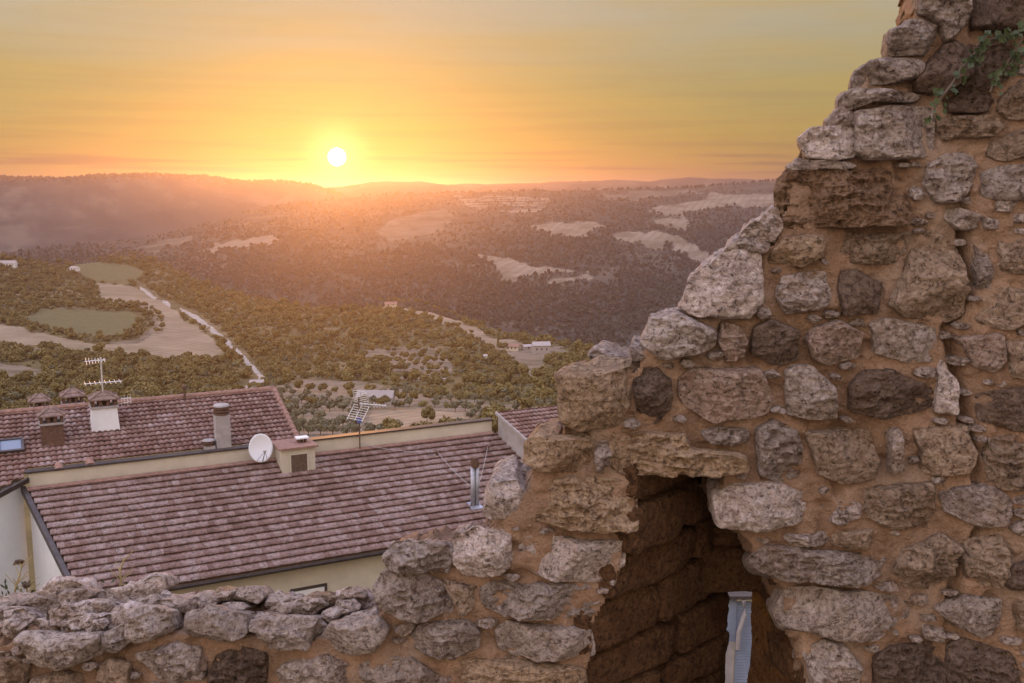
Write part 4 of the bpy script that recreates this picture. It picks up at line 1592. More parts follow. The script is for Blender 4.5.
# outline of each stone's face in the picture, colour, how far it stands out (m), how deep it reaches back (m)
STONES = [
    ([(913, -14), (968, -14), (966, 24), (943, 43), (937, 25), (917, 16)], G, .05, .40), ([(889, 32), (908, 20), (938, 25), (941, 43), (928, 54), (893, 55), (888, 42)], G, .06, .40),
    ([(970, -14), (1060, -14), (1060, 34), (1000, 32), (972, 27)], DK, .10, .3), ([(943, 46), (955, 40), (966, 50), (965, 75), (945, 92), (918, 90), (914, 80)], DK, .06, .3),
    ([(856, 72), (868, 60), (890, 57), (922, 62), (916, 78), (890, 82), (856, 88)], G, .04, .42), ([(840, 97), (852, 89), (915, 92), (922, 102), (860, 104), (852, 112), (843, 108)], G, .05, .42),
    ([(856, 112), (888, 107), (931, 109), (934, 150), (922, 157), (866, 160), (855, 152)], G, .05, .3), ([(826, 122), (841, 107), (856, 114), (854, 126), (830, 130)], L_, .02, .42),
    ([(798, 140), (812, 127), (828, 127), (852, 124), (855, 155), (830, 160), (806, 158)], L_, .03, .42), ([(783, 172), (800, 160), (855, 163), (852, 169), (800, 170)], L_, .03, .42),
    ([(939, 120), (980, 114), (1006, 122), (992, 137), (945, 139)], Bn, .03, .12), ([(946, 98), (985, 88), (992, 100), (985, 112), (950, 112)], DK, .02, .12),
    ([(968, 45), (1004, 36), (1020, 60), (1008, 78), (985, 90), (958, 94), (968, 75)], DK, .02, .12), ([(1000, 98), (1020, 80), (1050, 76), (1050, 118), (1010, 118), (998, 110)], Bn, .04, .12),
    ([(991, 142), (1024, 130), (1050, 128), (1050, 152), (1004, 161), (989, 155)], Bn, .035, .12),
    ([(782, 182), (790, 172), (884, 170), (899, 178), (906, 194), (905, 222), (890, 225), (786, 226), (781, 205)], DB, .055, .42),
    ([(928, 165), (945, 155), (970, 153), (974, 170), (970, 188), (955, 200), (935, 202), (924, 185)], L_, .035, .12), ([(981, 172), (1000, 166), (1045, 165), (1045, 195), (1010, 200), (983, 197)], G, .035, .12),
    ([(940, 214), (957, 207), (976, 215), (972, 229), (955, 229)], L_, .03, .1), ([(978, 217), (1001, 221), (999, 229), (975, 231)], Bn, .025, .1), ([(994, 202), (1022, 199), (1014, 212), (997, 212)], G, .02, .1),
    ([(773, 250), (784, 237), (826, 237), (822, 256), (800, 266), (771, 261)], OC, .035, .3), ([(839, 243), (844, 235), (911, 233), (905, 254), (893, 263), (840, 262)], Bn, .03, .12),
    ([(908, 262), (919, 240), (933, 232), (952, 243), (965, 283), (964, 312), (948, 321), (905, 314), (890, 302), (900, 280)], Bn, .06, .12),
    ([(778, 296), (783, 276), (826, 271), (831, 301), (818, 309), (786, 313)], L_, .035, .12), ([(840, 297), (842, 272), (858, 270), (880, 284), (877, 312), (843, 315)], DK, .035, .12),
    ([(976, 240), (988, 244), (991, 290), (979, 294), (974, 265)], G, .03, .1), ([(999, 241), (1030, 238), (1048, 245), (1048, 272), (1002, 272)], Bn, .03, .1),
    ([(969, 322), (992, 303), (1001, 287), (1030, 292), (1050, 300), (1050, 320), (1002, 327)], Bn, .04, .12),
    ([(752, 344), (756, 327), (772, 319), (797, 330), (797, 359), (777, 366), (754, 353)], DK, .03, .12), ([(806, 341), (813, 327), (838, 321), (861, 334), (859, 355), (827, 366), (813, 357)], PK, .035, .12),
    ([(873, 323), (888, 319), (934, 328), (941, 357), (909, 362), (877, 353)], G, .035, .12), ([(953, 336), (1001, 334), (1005, 359), (994, 373), (973, 366)], PK, .035, .12),
    ([(1006, 343), (1040, 340), (1045, 370), (1022, 378), (1010, 376)], Bn, .03, .12), ([(787, 372), (796, 366), (811, 367), (833, 387), (836, 417), (808, 418), (786, 414)], G, .035, .12),
    ([(853, 382), (866, 372), (893, 372), (931, 387), (931, 408), (881, 418), (851, 408)], DK, .035, .12), ([(938, 364), (943, 358), (956, 382), (956, 414), (935, 412)], L_, .03, .1),
    ([(976, 394), (1024, 388), (1050, 395), (1050, 432), (1010, 430), (980, 420)], DK, .03, .12), ([(986, 438), (1020, 434), (1030, 460), (1018, 488), (988, 484)], Bn, .035, .12),
    ([(757, 430), (775, 422), (795, 428), (802, 445), (799, 475), (780, 481), (760, 474)], G, .035, .12), ([(809, 434), (868, 432), (878, 460), (875, 479), (843, 483), (818, 474)], Bn, .035, .12),
    ([(887, 433), (900, 428), (904, 468), (891, 475)], G, .03, .1), ([(914, 430), (966, 426), (974, 450), (968, 472), (924, 472), (922, 450)], Bn, .035, .12),
    ([(865, 490), (930, 484), (934, 511), (923, 527), (888, 527), (866, 516)], Bn, .04, .12), ([(941, 493), (991, 486), (1010, 500), (1007, 522), (980, 526), (945, 511)], G, .035, .12),
    ([(715, 497), (731, 486), (777, 484), (825, 500), (817, 516), (763, 529), (717, 524)], L_, .055, .3), ([(828, 521), (840, 497), (859, 502), (857, 514), (838, 524)], G, .025, .1),
    ([(782, 536), (824, 532), (829, 543), (795, 547)], G, .03, .1), ([(833, 531), (885, 528), (887, 550), (835, 546)], Bn, .035, .12),
    ([(751, 556), (768, 545), (800, 548), (884, 556), (881, 572), (852, 581), (780, 578), (757, 568)], G, .055, .3), ([(894, 572), (905, 549), (940, 534), (958, 546), (952, 572), (930, 589), (905, 586)], Bn, .045, .12),
    ([(963, 540), (1003, 536), (1008, 566), (995, 586), (970, 586)], Bn, .035, .12), ([(1008, 566), (1050, 552), (1050, 585), (1015, 590), (1003, 582)], DK, .03, .12),
    ([(781, 610), (790, 588), (860, 591), (905, 600), (908, 618), (873, 637), (838, 638), (790, 625)], G, .055, .3), ([(934, 608), (962, 595), (998, 598), (1000, 625), (980, 636), (945, 618)], G, .04, .12),
    ([(922, 624), (944, 628), (940, 640), (925, 637)], Bn, .02, .1), ([(1015, 602), (1045, 600), (1045, 628), (1018, 630)], Bn, .03, .12),
    ([(804, 650), (824, 641), (845, 646), (859, 664), (857, 700), (815, 690)], L_, .045, .3), ([(875, 657), (891, 646), (934, 644), (945, 660), (945, 700), (873, 700)], DK, .04, .12),
    ([(948, 647), (962, 639), (1009, 653), (1016, 672), (1012, 700), (950, 700)], DK, .04, .12),
    ([(682, 305), (690, 278), (715, 260), (735, 251), (760, 255), (762, 300), (748, 316), (700, 316)], L_, .05, .40), ([(722, 252), (735, 242), (760, 236), (770, 245), (764, 254), (740, 251)], L_, .02, .42),
    ([(740, 238), (752, 222), (776, 206), (783, 225), (774, 240)], L_, .02, .42), ([(641, 342), (652, 320), (674, 312), (697, 320), (716, 331), (714, 345), (699, 353), (664, 357), (648, 349)], L_, .06, .40),
    ([(717, 340), (724, 325), (736, 325), (747, 338), (744, 357), (729, 361)], PK, .03, .12), ([(556, 374), (590, 370), (630, 369), (628, 405), (617, 424), (582, 431), (562, 418)], OC, .06, .42),
    ([(633, 363), (641, 358), (669, 379), (670, 408), (657, 423), (641, 419), (634, 393)], DK, .05, .3), ([(680, 382), (694, 370), (757, 369), (773, 402), (764, 414), (714, 422), (689, 409), (680, 397)], PK, .045, .12),
    ([(702, 431), (719, 427), (747, 429), (749, 440), (737, 445), (706, 440)], G, .03, .1),
    ([(613, 447), (619, 433), (682, 433), (690, 447), (742, 452), (744, 468), (724, 473), (626, 474), (614, 464)], OC, .055, .38), ([(525, 442), (535, 436), (572, 437), (590, 442), (592, 465), (580, 471), (540, 470), (524, 462)], OC, .05, .42),
    ([(594, 452), (604, 440), (611, 452), (609, 472), (597, 474)], Bn, .03, .12), ([(519, 497), (541, 485), (576, 478), (632, 482), (634, 529), (599, 530), (526, 518)], OC, .05, .35),
    ([(484, 515), (492, 485), (515, 482), (526, 492), (517, 515), (492, 520)], L_, .02, .42), ([(520, 549), (530, 538), (624, 542), (622, 566), (600, 582), (555, 579), (530, 569)], L_, .05, .3),
    ([(384, 556), (395, 543), (442, 542), (453, 552), (447, 573), (388, 566)], G, .05, .40), ([(455, 540), (477, 530), (510, 532), (511, 560), (500, 573), (467, 576), (455, 562)], L_, .05, .40),
    ([(375, 588), (388, 567), (420, 572), (450, 590), (452, 612), (410, 617), (380, 604)], G, .06, .40), ([(442, 580), (475, 586), (473, 607), (462, 613), (454, 600)], Bn, .03, .12),
    ([(483, 592), (492, 584), (585, 586), (598, 598), (590, 617), (535, 616), (487, 609)], G, .05, .3), ([(409, 640), (420, 624), (465, 620), (480, 632), (477, 647), (452, 656), (412, 648)], G, .05, .15),
    ([(496, 630), (508, 622), (588, 630), (594, 657), (535, 657), (500, 650)], G, .05, .3), ([(362, 665), (410, 656), (437, 674), (437, 705), (364, 705)], G, .05, .15), ([(466, 663), (505, 660), (582, 667), (585, 702), (470, 702)], OC, .05, .3),
    # the low part at the left
    ([(18, 638), (26, 630), (60, 634), (100, 632), (98, 655), (65, 663), (35, 661)], G, .08, .22), ([(101, 634), (130, 622), (138, 636), (118, 650), (103, 652)], G, .03, .2),
    ([(118, 614), (140, 605), (168, 611), (172, 632), (140, 638), (128, 628)], G, .06, .25), ([(136, 655), (176, 644), (200, 648), (204, 676), (165, 682)], G, .05, .12), ([(98, 667), (110, 659), (130, 663), (128, 690), (98, 690)], Bn, .03, .12),
    ([(-24, 650), (8, 652), (9, 672), (-24, 676)], Bn, .04, .12), ([(33, 676), (65, 671), (84, 676), (84, 702), (33, 702)], Bn, .04, .12), ([(188, 614), (212, 605), (245, 616), (248, 632), (228, 640), (188, 636)], G, .06, .25),
    ([(250, 622), (272, 615), (315, 617), (308, 646), (272, 644)], G, .06, .25), ([(320, 640), (332, 622), (378, 616), (390, 628), (378, 645), (352, 652), (327, 646)], G, .06, .25),
    ([(210, 672), (218, 655), (240, 647), (266, 654), (264, 692), (208, 692)], DK, .03, .12), ([(276, 674), (288, 663), (326, 656), (352, 669), (350, 702), (278, 702)], G, .05, .12), ([(186, 655), (208, 656), (205, 676), (186, 678)], Bn, .03, .12),
]
# rubble lying on the broken top: outline, colour, distance behind the face, depth
RUBBLE = [([(38, 590), (55, 577), (74, 580), (82, 592), (70, 602), (40, 602)], L_, .36, .16), ([(90, 596), (115, 588), (160, 577), (163, 592), (130, 604), (96, 606)], L_, .38, .16),
          ([(-12, 602), (35, 598), (64, 606), (40, 616), (-12, 616)], G, .30, .2), ([(60, 606), (90, 600), (120, 606), (100, 618), (66, 618)], L_, .22, .2), ([(160, 596), (205, 596), (222, 606), (200, 614), (165, 612)], L_, .34, .2),
          ([(213, 594), (230, 590), (262, 598), (250, 608), (215, 606)], OC, .40, .16), ([(266, 600), (278, 592), (300, 600), (296, 612), (268, 611)], L_, .34, .2), ([(301, 603), (313, 594), (340, 600), (344, 612), (304, 612)], Bn, .34, .2),
          ([(335, 598), (352, 592), (375, 600), (377, 618), (345, 614)], L_, .34, .2), ([(-12, 622), (20, 618), (52, 622), (40, 634), (-12, 640)], L_, .15, .2), ([(588, 354), (600, 351), (632, 359), (642, 366), (600, 369)], L_, .30, .2),
          ([(629, 346), (651, 349), (649, 361), (630, 360)], OC, .04, .3), ([(455, 531), (470, 524), (484, 528), (478, 540), (458, 540)], OC, .25, .2), ([(515, 480), (524, 470), (532, 476), (528, 490), (516, 492)], L_, .22, .25),
          ([(60, 620), (92, 614), (126, 618), (118, 630), (64, 632)], L_, .12, .2), ([(150, 602), (196, 600), (205, 610), (170, 614)], L_, .2, .2)]


def stone_geo(poly, depth, dy, back, seed):
    r = np.random.default_rng(seed)
    poly = np.array(poly, float)
    # area centroid
    x, y = poly[:, 0], poly[:, 1]
    poly = (poly - poly.mean(0)) * 1.07 + poly.mean(0)
    x, y = poly[:, 0], poly[:, 1]
    x1, y1 = np.roll(x, -1), np.roll(y, -1)
    cr = x * y1 - x1 * y
    a = cr.sum() / 2
    c = np.array([((x + x1) * cr).sum(), ((y + y1) * cr).sum()]) / (6 * a)
    size = math.sqrt(abs(a))
    na = int(np.clip(size * 2.6, 70, 230))
    nr = int(np.clip(size * 0.62, 14, 46))
    th = np.linspace(0, 2 * math.pi, na, endpoint=False)
    d = np.stack([np.cos(th), np.sin(th)], -1)
    rad = np.zeros(na)
    n = len(poly)
    for i in range(n):
        p, q = poly[i] - c, poly[(i + 1) % n] - c
        e = q - p
        den = d[:, 0] * e[1] - d[:, 1] * e[0]
        den = np.where(np.abs(den) < 1e-9, 1e-9, den)
        t_ = (p[0] * e[1] - p[1] * e[0]) / den
        u_ = (p[0] * d[:, 1] - p[1] * d[:, 0]) / den
        ok = (t_ > 0) & (u_ >= -1e-6) & (u_ <= 1 + 1e-6)
        rad = np.where(ok, np.maximum(rad, t_), rad)
    ker = max(1, na // 130)
    rad = sum(np.roll(rad, k) for k in range(-ker, ker + 1)) / (2 * ker + 1)
    wob = fbm(np.stack([np.cos(th) * 2.2, np.sin(th) * 2.2, th * 0 + seed * 3.7], -1), 4, 7)
    rad = rad * (1 + 0.055 * wob)
    rho = np.linspace(0, 1, nr + 1)[1:]
    rho = 1 - (1 - rho) ** 1.35
    PXs = c[0] + rho[:, None] * rad[None, :] * d[None, :, 0]
    PYs = c[1] + rho[:, None] * rad[None, :] * d[None, :, 1]
    P = wall_y(PXs, PYs, dy)
    ctr = wall_y(np.array(c[0]), np.array(c[1]), dy)
    # how far the face stands out: pillow, tilted and chipped by a few random planes, roughened
    depth = depth * .78
    pil = np.clip(1 - rho ** 11, 0, 1) ** 0.5
    out = depth * pil[:, None] * np.ones((1, na))
    loc = (P - ctr)[..., [0, 2]] / (size / FPX * D)
    tilt = r.normal(size=2) * 0.35
    out = out + depth * (loc @ tilt) * pil[:, None]
    for k in range(5):
        an_ = r.uniform(0, 6.28)
        dirv = np.array([math.cos(an_), math.sin(an_)])
        cut = depth * (1.05 - r.uniform(.6, 1.9) * np.clip(loc @ dirv - r.uniform(.0, .40), 0, None) * 2.0)
        out = np.minimum(out, np.maximum(cut, -0.01))
    q = P * 1.0 + seed * 1.37
    rough = r.uniform(.3, 1.7)
    edge = np.clip(pil * 1.6, 0.15, 1)[:, None]
    out = out + edge * (fbm(q * [9, 9, 9], 4, seed) * .017 + np.maximum(0, fbm(q * [26, 26, 34], 3, seed + 9, ridged=True)) * .011 * rough - np.abs(fbm(q * [17, 17, 40], 3, seed + 5)) * .018 * rough + fbm(q * 52, 3, seed + 6, ridged=True) * .0055 * rough)
    P = P + out[..., None] * np.array([0, -1.0, 0])
    # ragged in all directions
    for ax in range(3):
        P[..., ax] += fbm(q * 15 + ax * 31, 3, seed + 3) * .0065
    cen = ctr + np.array([0, -(out[0].mean()), 0])
    rings = [P]
    last = P[-1]
    lc = last.mean(0)
    nb = 3 if back < .14 else 7
    for k in range(1, nb + 1):
        f = k / nb
        rake = (.25 if (back > .14 and ctr[2] > -.75) else 0.0) * back * f
        ring = last + np.array([0, back * f, 0])
        if ctr[2] < -1.0:
            ring = ring - np.array([0, 0, .42 * back * f])
        shrink = 1 - .10 * f * f - (.12 if (k == nb and back > .2) else 0)
        ring = (ring - lc - [0, back * f, 0]) * [shrink, 1, shrink] + lc + [rake, back * f, 0]
        if back > .14:
            ring = ring + fbm(ring * 11 + seed, 4, seed + 21)[:, None] * np.array([0, .01, .026]) + fbm(ring * 30 + seed, 3, seed + 23, ridged=True)[:, None] * np.array([0, 0, .008])
        rings.append(ring[None])
    R = np.concatenate(rings, 0)
    nrow = R.shape[0]
    V = np.concatenate([R.reshape(-1, 3), cen[None], (R[-1].mean(0))[None]])
    ci, bi = nrow * na, nrow * na + 1
    k = np.arange(na)
    k1 = (k + 1) % na
    F = [np.stack([np.full(na, ci), k, k1, k1], -1)]
    for i in range(nrow - 1):
        F.append(np.stack([i * na + k, (i + 1) * na + k, (i + 1) * na + k1, i * na + k1], -1))
    F = np.concatenate(F[1:])
    faces = [tuple(f) for f in F] + [(ci, int(b_), int(a_)) for a_, b_ in zip(k, k1)][::1] + [(bi, (nrow - 1) * na + int(b_), (nrow - 1) * na + int(a_))[::-1] for a_, b_ in zip(k, k1)]
    return V, faces, size


LL_LIT = (1.62, 1.58, 1.62)  # sky light on the rubble tops put into this paler tint
allst = [(p_, c_, d_, 0.0, b_) for p_, c_, d_, b_ in STONES] + [(p_, LL_LIT if c_ is L_ else c_, .025, dy_, b_) for p_, c_, dy_, b_ in RUBBLE]
SIL = [(-320, 646), (60, 644), (110, 640), (180, 636), (300, 638), (368, 638), (382, 612), (388, 574), (400, 562), (450, 561), (462, 556), (488, 546), (498, 524), (500, 502), (520, 498), (530, 482), (528, 445), (540, 439),
       (562, 438), (562, 376), (632, 372), (643, 352), (656, 330), (684, 318), (690, 290), (718, 268), (738, 256), (774, 244), (780, 218), (787, 205), (787, 180), (804, 165), (804, 145), (830, 128), (846, 108),
       (860, 88), (874, 66), (894, 60), (896, 38), (914, 24), (918, -60), (1500, -60), (1500, 980), (-320, 980)]
NICHE = [(634, 473), (724, 473), (722, 490), (716, 510), (735, 530), (752, 548), (752, 562), (770, 580), (784, 592), (784, 620), (800, 640), (806, 690), (806, 1000), (570, 1000), (582, 690), (592, 655), (596, 620), (618, 582),
         (626, 545), (638, 528)]
# small stones wedged into the joints and loose on the broken tops
allpolys = [np.array(a_[0], float) for a_ in allst]


def clear_of(px_, py_):
    best = 1e9
    for q in allpolys:
        if np.hypot(*(q.mean(0) - (px_, py_))) > 130:
            continue
        if inpoly(np.array([px_]), np.array([py_]), [tuple(v) for v in q])[0]:
            return -1
        v0, v1 = q, np.roll(q, -1, 0)
        e_ = v1 - v0
        t_ = np.clip(((px_ - v0[:, 0]) * e_[:, 0] + (py_ - v0[:, 1]) * e_[:, 1]) / (e_ ** 2).sum(1), 0, 1)
        best = min(best, np.hypot(px_ - v0[:, 0] - t_ * e_[:, 0], py_ - v0[:, 1] - t_ * e_[:, 1]).min())
    return best


fr = random.Random(12)
nfill = 0
for _ in range(6000):
    x_, y_ = fr.uniform(-15, 1040), fr.uniform(0, 690)
    c_ = clear_of(x_, y_)
    if c_ < 6.5 or not inpoly(np.array([x_]), np.array([y_ - 4]), SIL)[0] or inpoly(np.array([x_ + 6]), np.array([y_]), NICHE)[0] or inpoly(np.array([x_ - 12]), np.array([y_]), NICHE)[0]:
        continue
    rr_ = min(c_ - 2.0, fr.uniform(4, 13))
    el_ = fr.uniform(1.3, 3.0)
    k_ = fr.randint(5, 7)
    poly_ = [(x_ + rr_ * fr.uniform(.75, 1.05) * el_ ** .5 * math.cos(6.283 * j / k_), y_ + rr_ * fr.uniform(.75, 1.05) / el_ ** .5 * math.sin(6.283 * j / k_)) for j in range(k_)]
    allst.append((poly_, Bn, .010 + rr_ * .0006, 0.0, .08))
    allpolys.append(np.array(poly_))
    nfill += 1
    if nfill >= 80:
        break
for _ in range(62):
    x_ = fr.uniform(-310, 372)
    y_ = fr.uniform(592, 628)
    rr_ = fr.uniform(8, 17)
    k_ = fr.randint(5, 7)
    poly_ = [(x_ + rr_ * fr.uniform(.8, 1.1) * 1.35 * math.cos(6.283 * j / k_), y_ + rr_ * fr.uniform(.8, 1.1) * .62 * math.sin(6.283 * j / k_)) for j in range(k_)]
    allst.append((poly_, LL_LIT, .03, np.interp(y_, [592, 628], [.20, .04]) / .6, .13))
# the parts of the ruin beyond the picture's edges: coursed rubble of the same kind
for x0_, x1_, y0_, y1_ in ((1064, 1480, -50, 900), (-310, -28, 652, 900)):
    yy_ = y0_
    while yy_ < y1_:
        hh_ = fr.uniform(34, 60)
        xx_ = x0_ + fr.uniform(-10, 10)
        while xx_ < x1_:
            ww_ = fr.uniform(38, 105)
            q_ = [(xx_ + fr.uniform(2, 9), yy_ + fr.uniform(2, 9)), (xx_ + ww_ * .5, yy_ + fr.uniform(0, 8)), (xx_ + ww_ - fr.uniform(4, 12), yy_ + fr.uniform(2, 9)), (xx_ + ww_ - fr.uniform(4, 12), yy_ + hh_ - fr.uniform(5, 12)),
                  (xx_ + ww_ * .5, yy_ + hh_ - fr.uniform(3, 9)), (xx_ + fr.uniform(2, 9), yy_ + hh_ - fr.uniform(5, 12))]
            allst.append((q_, Bn, .035, 0.0, .1))
            xx_ += ww_
        yy_ += hh_
built = []
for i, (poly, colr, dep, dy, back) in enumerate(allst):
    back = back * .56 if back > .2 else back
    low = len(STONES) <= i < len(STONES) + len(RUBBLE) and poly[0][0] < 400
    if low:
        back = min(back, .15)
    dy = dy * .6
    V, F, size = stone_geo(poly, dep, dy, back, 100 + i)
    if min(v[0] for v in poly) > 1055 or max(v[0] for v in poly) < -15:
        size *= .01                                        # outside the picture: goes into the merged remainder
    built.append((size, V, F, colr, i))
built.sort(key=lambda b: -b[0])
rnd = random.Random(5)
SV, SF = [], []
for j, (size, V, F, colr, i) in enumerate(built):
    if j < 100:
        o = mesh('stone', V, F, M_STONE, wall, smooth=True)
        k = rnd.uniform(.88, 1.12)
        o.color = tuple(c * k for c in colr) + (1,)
    else:
        b = len(SV)
        SV += [tuple(v) for v in V]
        SF += [tuple(q + b for q in f) for f in F]
if SV:
    o = mesh('small_stones', SV, SF, M_STONE, wall, smooth=True)
    o['kind'] = 'stuff'
    o.color = (1.15, 1.08, 1.04, 1)

# mortar core
cell = 2.5
gxs = np.concatenate([np.arange(-320, -30, 14.0), np.arange(-30, 1060, cell), np.arange(1060, 1500, 14.0)])
gys = np.concatenate([np.arange(-60, -6, 6.0), np.arange(-6, 700, cell), np.arange(700, 980, 14.0)])
gx, gy = np.meshgrid(gxs, gys)
wx = fbm(np.stack([gx * .06, gy * .06, gx * 0], -1), 4, 301) * 4.0
wy = fbm(np.stack([gx * .06, gy * .06, gx * 0 + 7], -1), 4, 302) * 4.0
P = wall_y(gx, gy)
inside = inpoly(gx + wx, gy + wy, SIL) & ~inpoly(gx, gy, NICHE)
SEAM = [(962, 215), (968, 300), (948, 330), (955, 362), (962, 400), (970, 440), (982, 490), (985, 530), (960, 560), (955, 600)]


def dist_line(px, py, line):
    d = np.full(px.shape, 1e9)
    for (x0, y0), (x1, y1) in zip(line[:-1], line[1:]):
        vx, vy = x1 - x0, y1 - y0
        t = np.clip(((px - x0) * vx + (py - y0) * vy) / (vx * vx + vy * vy), 0, 1)
        d = np.minimum(d, np.hypot(px - x0 - t * vx, py - y0 - t * vy))
    return d


out = fbm(P * 4.5, 4, 311) * .024 + fbm(P * 20, 4, 315) * .013 + np.maximum(0, vnoise(P * 45, 317) - .35) * .020 - np.maximum(0, vnoise(P * 24, 319) - .35) * .035
out -= np.clip(1 - dist_line(gx, gy, SEAM) / 8.0, 0, 1) ** 1.0 * .05
front = P + out[..., None] * np.array([0, -1.0, 0]) + np.array([0, .008, 0])
ni, nj = gx.shape
cellin = inside[:-1, :-1] & inside[1:, :-1] & inside[:-1, 1:] & inside[1:, 1:]
idx = np.arange(ni * nj).reshape(ni, nj)
quad = np.stack([idx[:-1, :-1], idx[1:, :-1], idx[1:, 1:], idx[:-1, 1:]], -1)
Ff = quad[cellin]
TH = 0.27
# straight back, but kept on top of the low part as a broken, lumpy bed
nb = 8
layers = [front.reshape(-1, 3)]
for k in range(1, nb + 1):
    yy = TH * k / nb
    q = front.reshape(-1, 3) + np.array([0, yy, 0])
    up_ = np.clip((q[:, 2] + .9) / .5, 0, 1)[:, None]
    q = q + up_ * np.array([.25 * yy, 0, -.05 * yy])
    q = q + (fbm(q * [7, 7, 7], 4, 331)[:, None] * np.array([0.012, 0, .030])) + (fbm(q * [24, 24, 24], 4, 341)[:, None] * np.array([0.016, 0.0, .034]))
    layers.append(q)
Vall = np.concatenate(layers)
NV = ni * nj
faces = [Ff, (Ff + NV * nb)[:, ::-1]]
pad = np.zeros((ni + 1, nj + 1), bool)
pad[1:ni, 1:nj] = cellin
for di, dj, (a0, a1) in ((-1, 0, ((0, 0), (0, 1))), (1, 0, ((1, 1), (1, 0))), (0, -1, ((1, 0), (0, 0))), (0, 1, ((0, 1), (1, 1)))):
    nbh = np.zeros_like(cellin)
    src = pad[1 + di:ni + di, 1 + dj:nj + dj]
    bnd = cellin & ~src
    ii, jj = np.nonzero(bnd)
    va = idx[ii + a0[0], jj + a0[1]]
    vb = idx[ii + a1[0], jj + a1[1]]
    for k in range(nb):
        faces.append(np.stack([va + NV * k, vb + NV * k, vb + NV * (k + 1), va + NV * (k + 1)], -1))
Fall = np.concatenate(faces)
used, inv = np.unique(Fall, return_inverse=True)
mesh('mortar', Vall[used], inv.reshape(-1, 4), M_MORTAR, wall, smooth=True)

# lining of the niche: splayed left cheek, short right cheek, header over the slit, soffit and the slit's outer blocks
def grid_face(fn, nu, nv, seed, amp, mb, side=1):
    u, v = np.meshgrid(np.linspace(0, 1, nu), np.linspace(0, 1, nv))
    p = fn(u.ravel(), v.ravel())
    p = p + fbm(p * [7, 7, 11], 4, seed)[:, None] * np.array([amp, -amp, amp * .3])
    # coarse blocks with joints
    zz = p[:, 2] / .15 + vnoise(p * [3, 3, 1], seed) * .25
    row = np.floor(zz)
    jz = np.abs(zz % 1 - .5) * 2
    uu_ = u.ravel() * (2.6 if nu > 50 else 1.3) + hash3(row.astype(int), row.astype(int) * 0, row.astype(int) * 0, seed) * 3
    ju = np.abs(uu_ % 1 - .5) * 2
    blk = hash3(row.astype(int), np.floor(uu_).astype(int), row.astype(int) * 0, seed + 3)
    g = np.maximum(np.clip((jz - .78) / .22, 0, 1), np.clip((ju - .84) / .16, 0, 1))
    p[:, 0] += side * (blk * .03 - g * .028)
    p[:, 1] -= blk * .01 - g * .012
    idx_ = np.arange(nu * nv).reshape(nv, nu)
    F_ = np.stack([idx_[:-1, :-1], idx_[:-1, 1:], idx_[1:, 1:], idx_[1:, :-1]], -1).reshape(-1, 4)
    mb.add(p, F_)


YB = D + .56
zt = wall_y(np.array(680.), np.array(470.))[2]
zb = -2.3
zs = at_depth(np.array(738.), np.array(593.), YB - .17)[2]
slx0 = at_depth(np.array(727.), np.array(620.), np.array(YB))[0]
slx1 = at_depth(np.array(749.), np.array(620.), np.array(YB))[0]
left_x = lambda z: np.interp(-z, [-wall_y(np.array(600.), np.array(yy))[2] for yy in (470., 530., 580., 620., 690.)] + [2.4], [wall_y(np.array(xx), np.array(500.))[0] for xx in (632., 632., 614., 592., 578.)] + [wall_y(np.array(562.), np.array(500.))[0]])
right_x = lambda z: np.interp(-z, [-wall_y(np.array(700.), np.array(yy))[2] for yy in (470., 540., 600., 650., 690.)] + [2.4], [wall_y(np.array(xx), np.array(500.))[0] for xx in (735., 762., 795., 815., 815.)] + [wall_y(np.array(815.), np.array(500.))[0]])


def cheek_l(u, v):
    z = zt + .02 + (zb - zt) * v
    x = left_x(z) + .02 + (slx0 - .02 - left_x(z)) * u
    y = D + .03 + (YB - D - .03) * np.sign(u) * np.abs(u) ** 1.15
    return np.stack([x, y, z], -1)


def cheek_r(u, v):
    z = zt + .02 + (zb - zt) * v
    x = right_x(z) + (slx1 + .008 - right_x(z)) * u
    y = D + .03 + (YB - D - .03) * u
    return np.stack([x, y, z], -1)


def header(u, v):
    z = zs + (zt + .05 - zs) * v
    x = slx0 - .22 + (slx1 - slx0 + .42) * u
    return np.stack([x, np.full(u.shape, YB - .10) + .05 * v, z], -1)


def block(mb, c, ax, ay, az, seed):
    """rough rounded stone block on three half-axes"""
    k = 13
    g = np.linspace(-1, 1, k)
    a_, b_ = np.meshgrid(g, g)
    a_, b_ = a_.ravel(), b_.ravel()
    one = np.ones(k * k)
    idx_ = np.arange(k * k).reshape(k, k)
    F_ = np.stack([idx_[:-1, :-1], idx_[:-1, 1:], idx_[1:, 1:], idx_[1:, :-1]], -1).reshape(-1, 4)
    for f in ((a_, b_, one), (b_, a_, -one), (one, a_, b_), (-one, b_, a_), (b_, one, a_), (a_, -one, b_)):
        q = np.stack(f, -1)
        q = q / (np.abs(q) ** 7).sum(1)[:, None] ** (1 / 7)
        p = c + q[:, :1] * ax + q[:, 1:2] * ay + q[:, 2:] * az
        nrm = q[:, :1] * ax / np.linalg.norm(ax) + q[:, 1:2] * ay / np.linalg.norm(ay) + q[:, 2:] * az / np.linalg.norm(az)
        p = p + nrm * (fbm(p * 12, 4, seed) * .012 + fbm(p * 40, 3, seed + 1, ridged=True) * .004)[:, None]
        mb.add(p, F_)


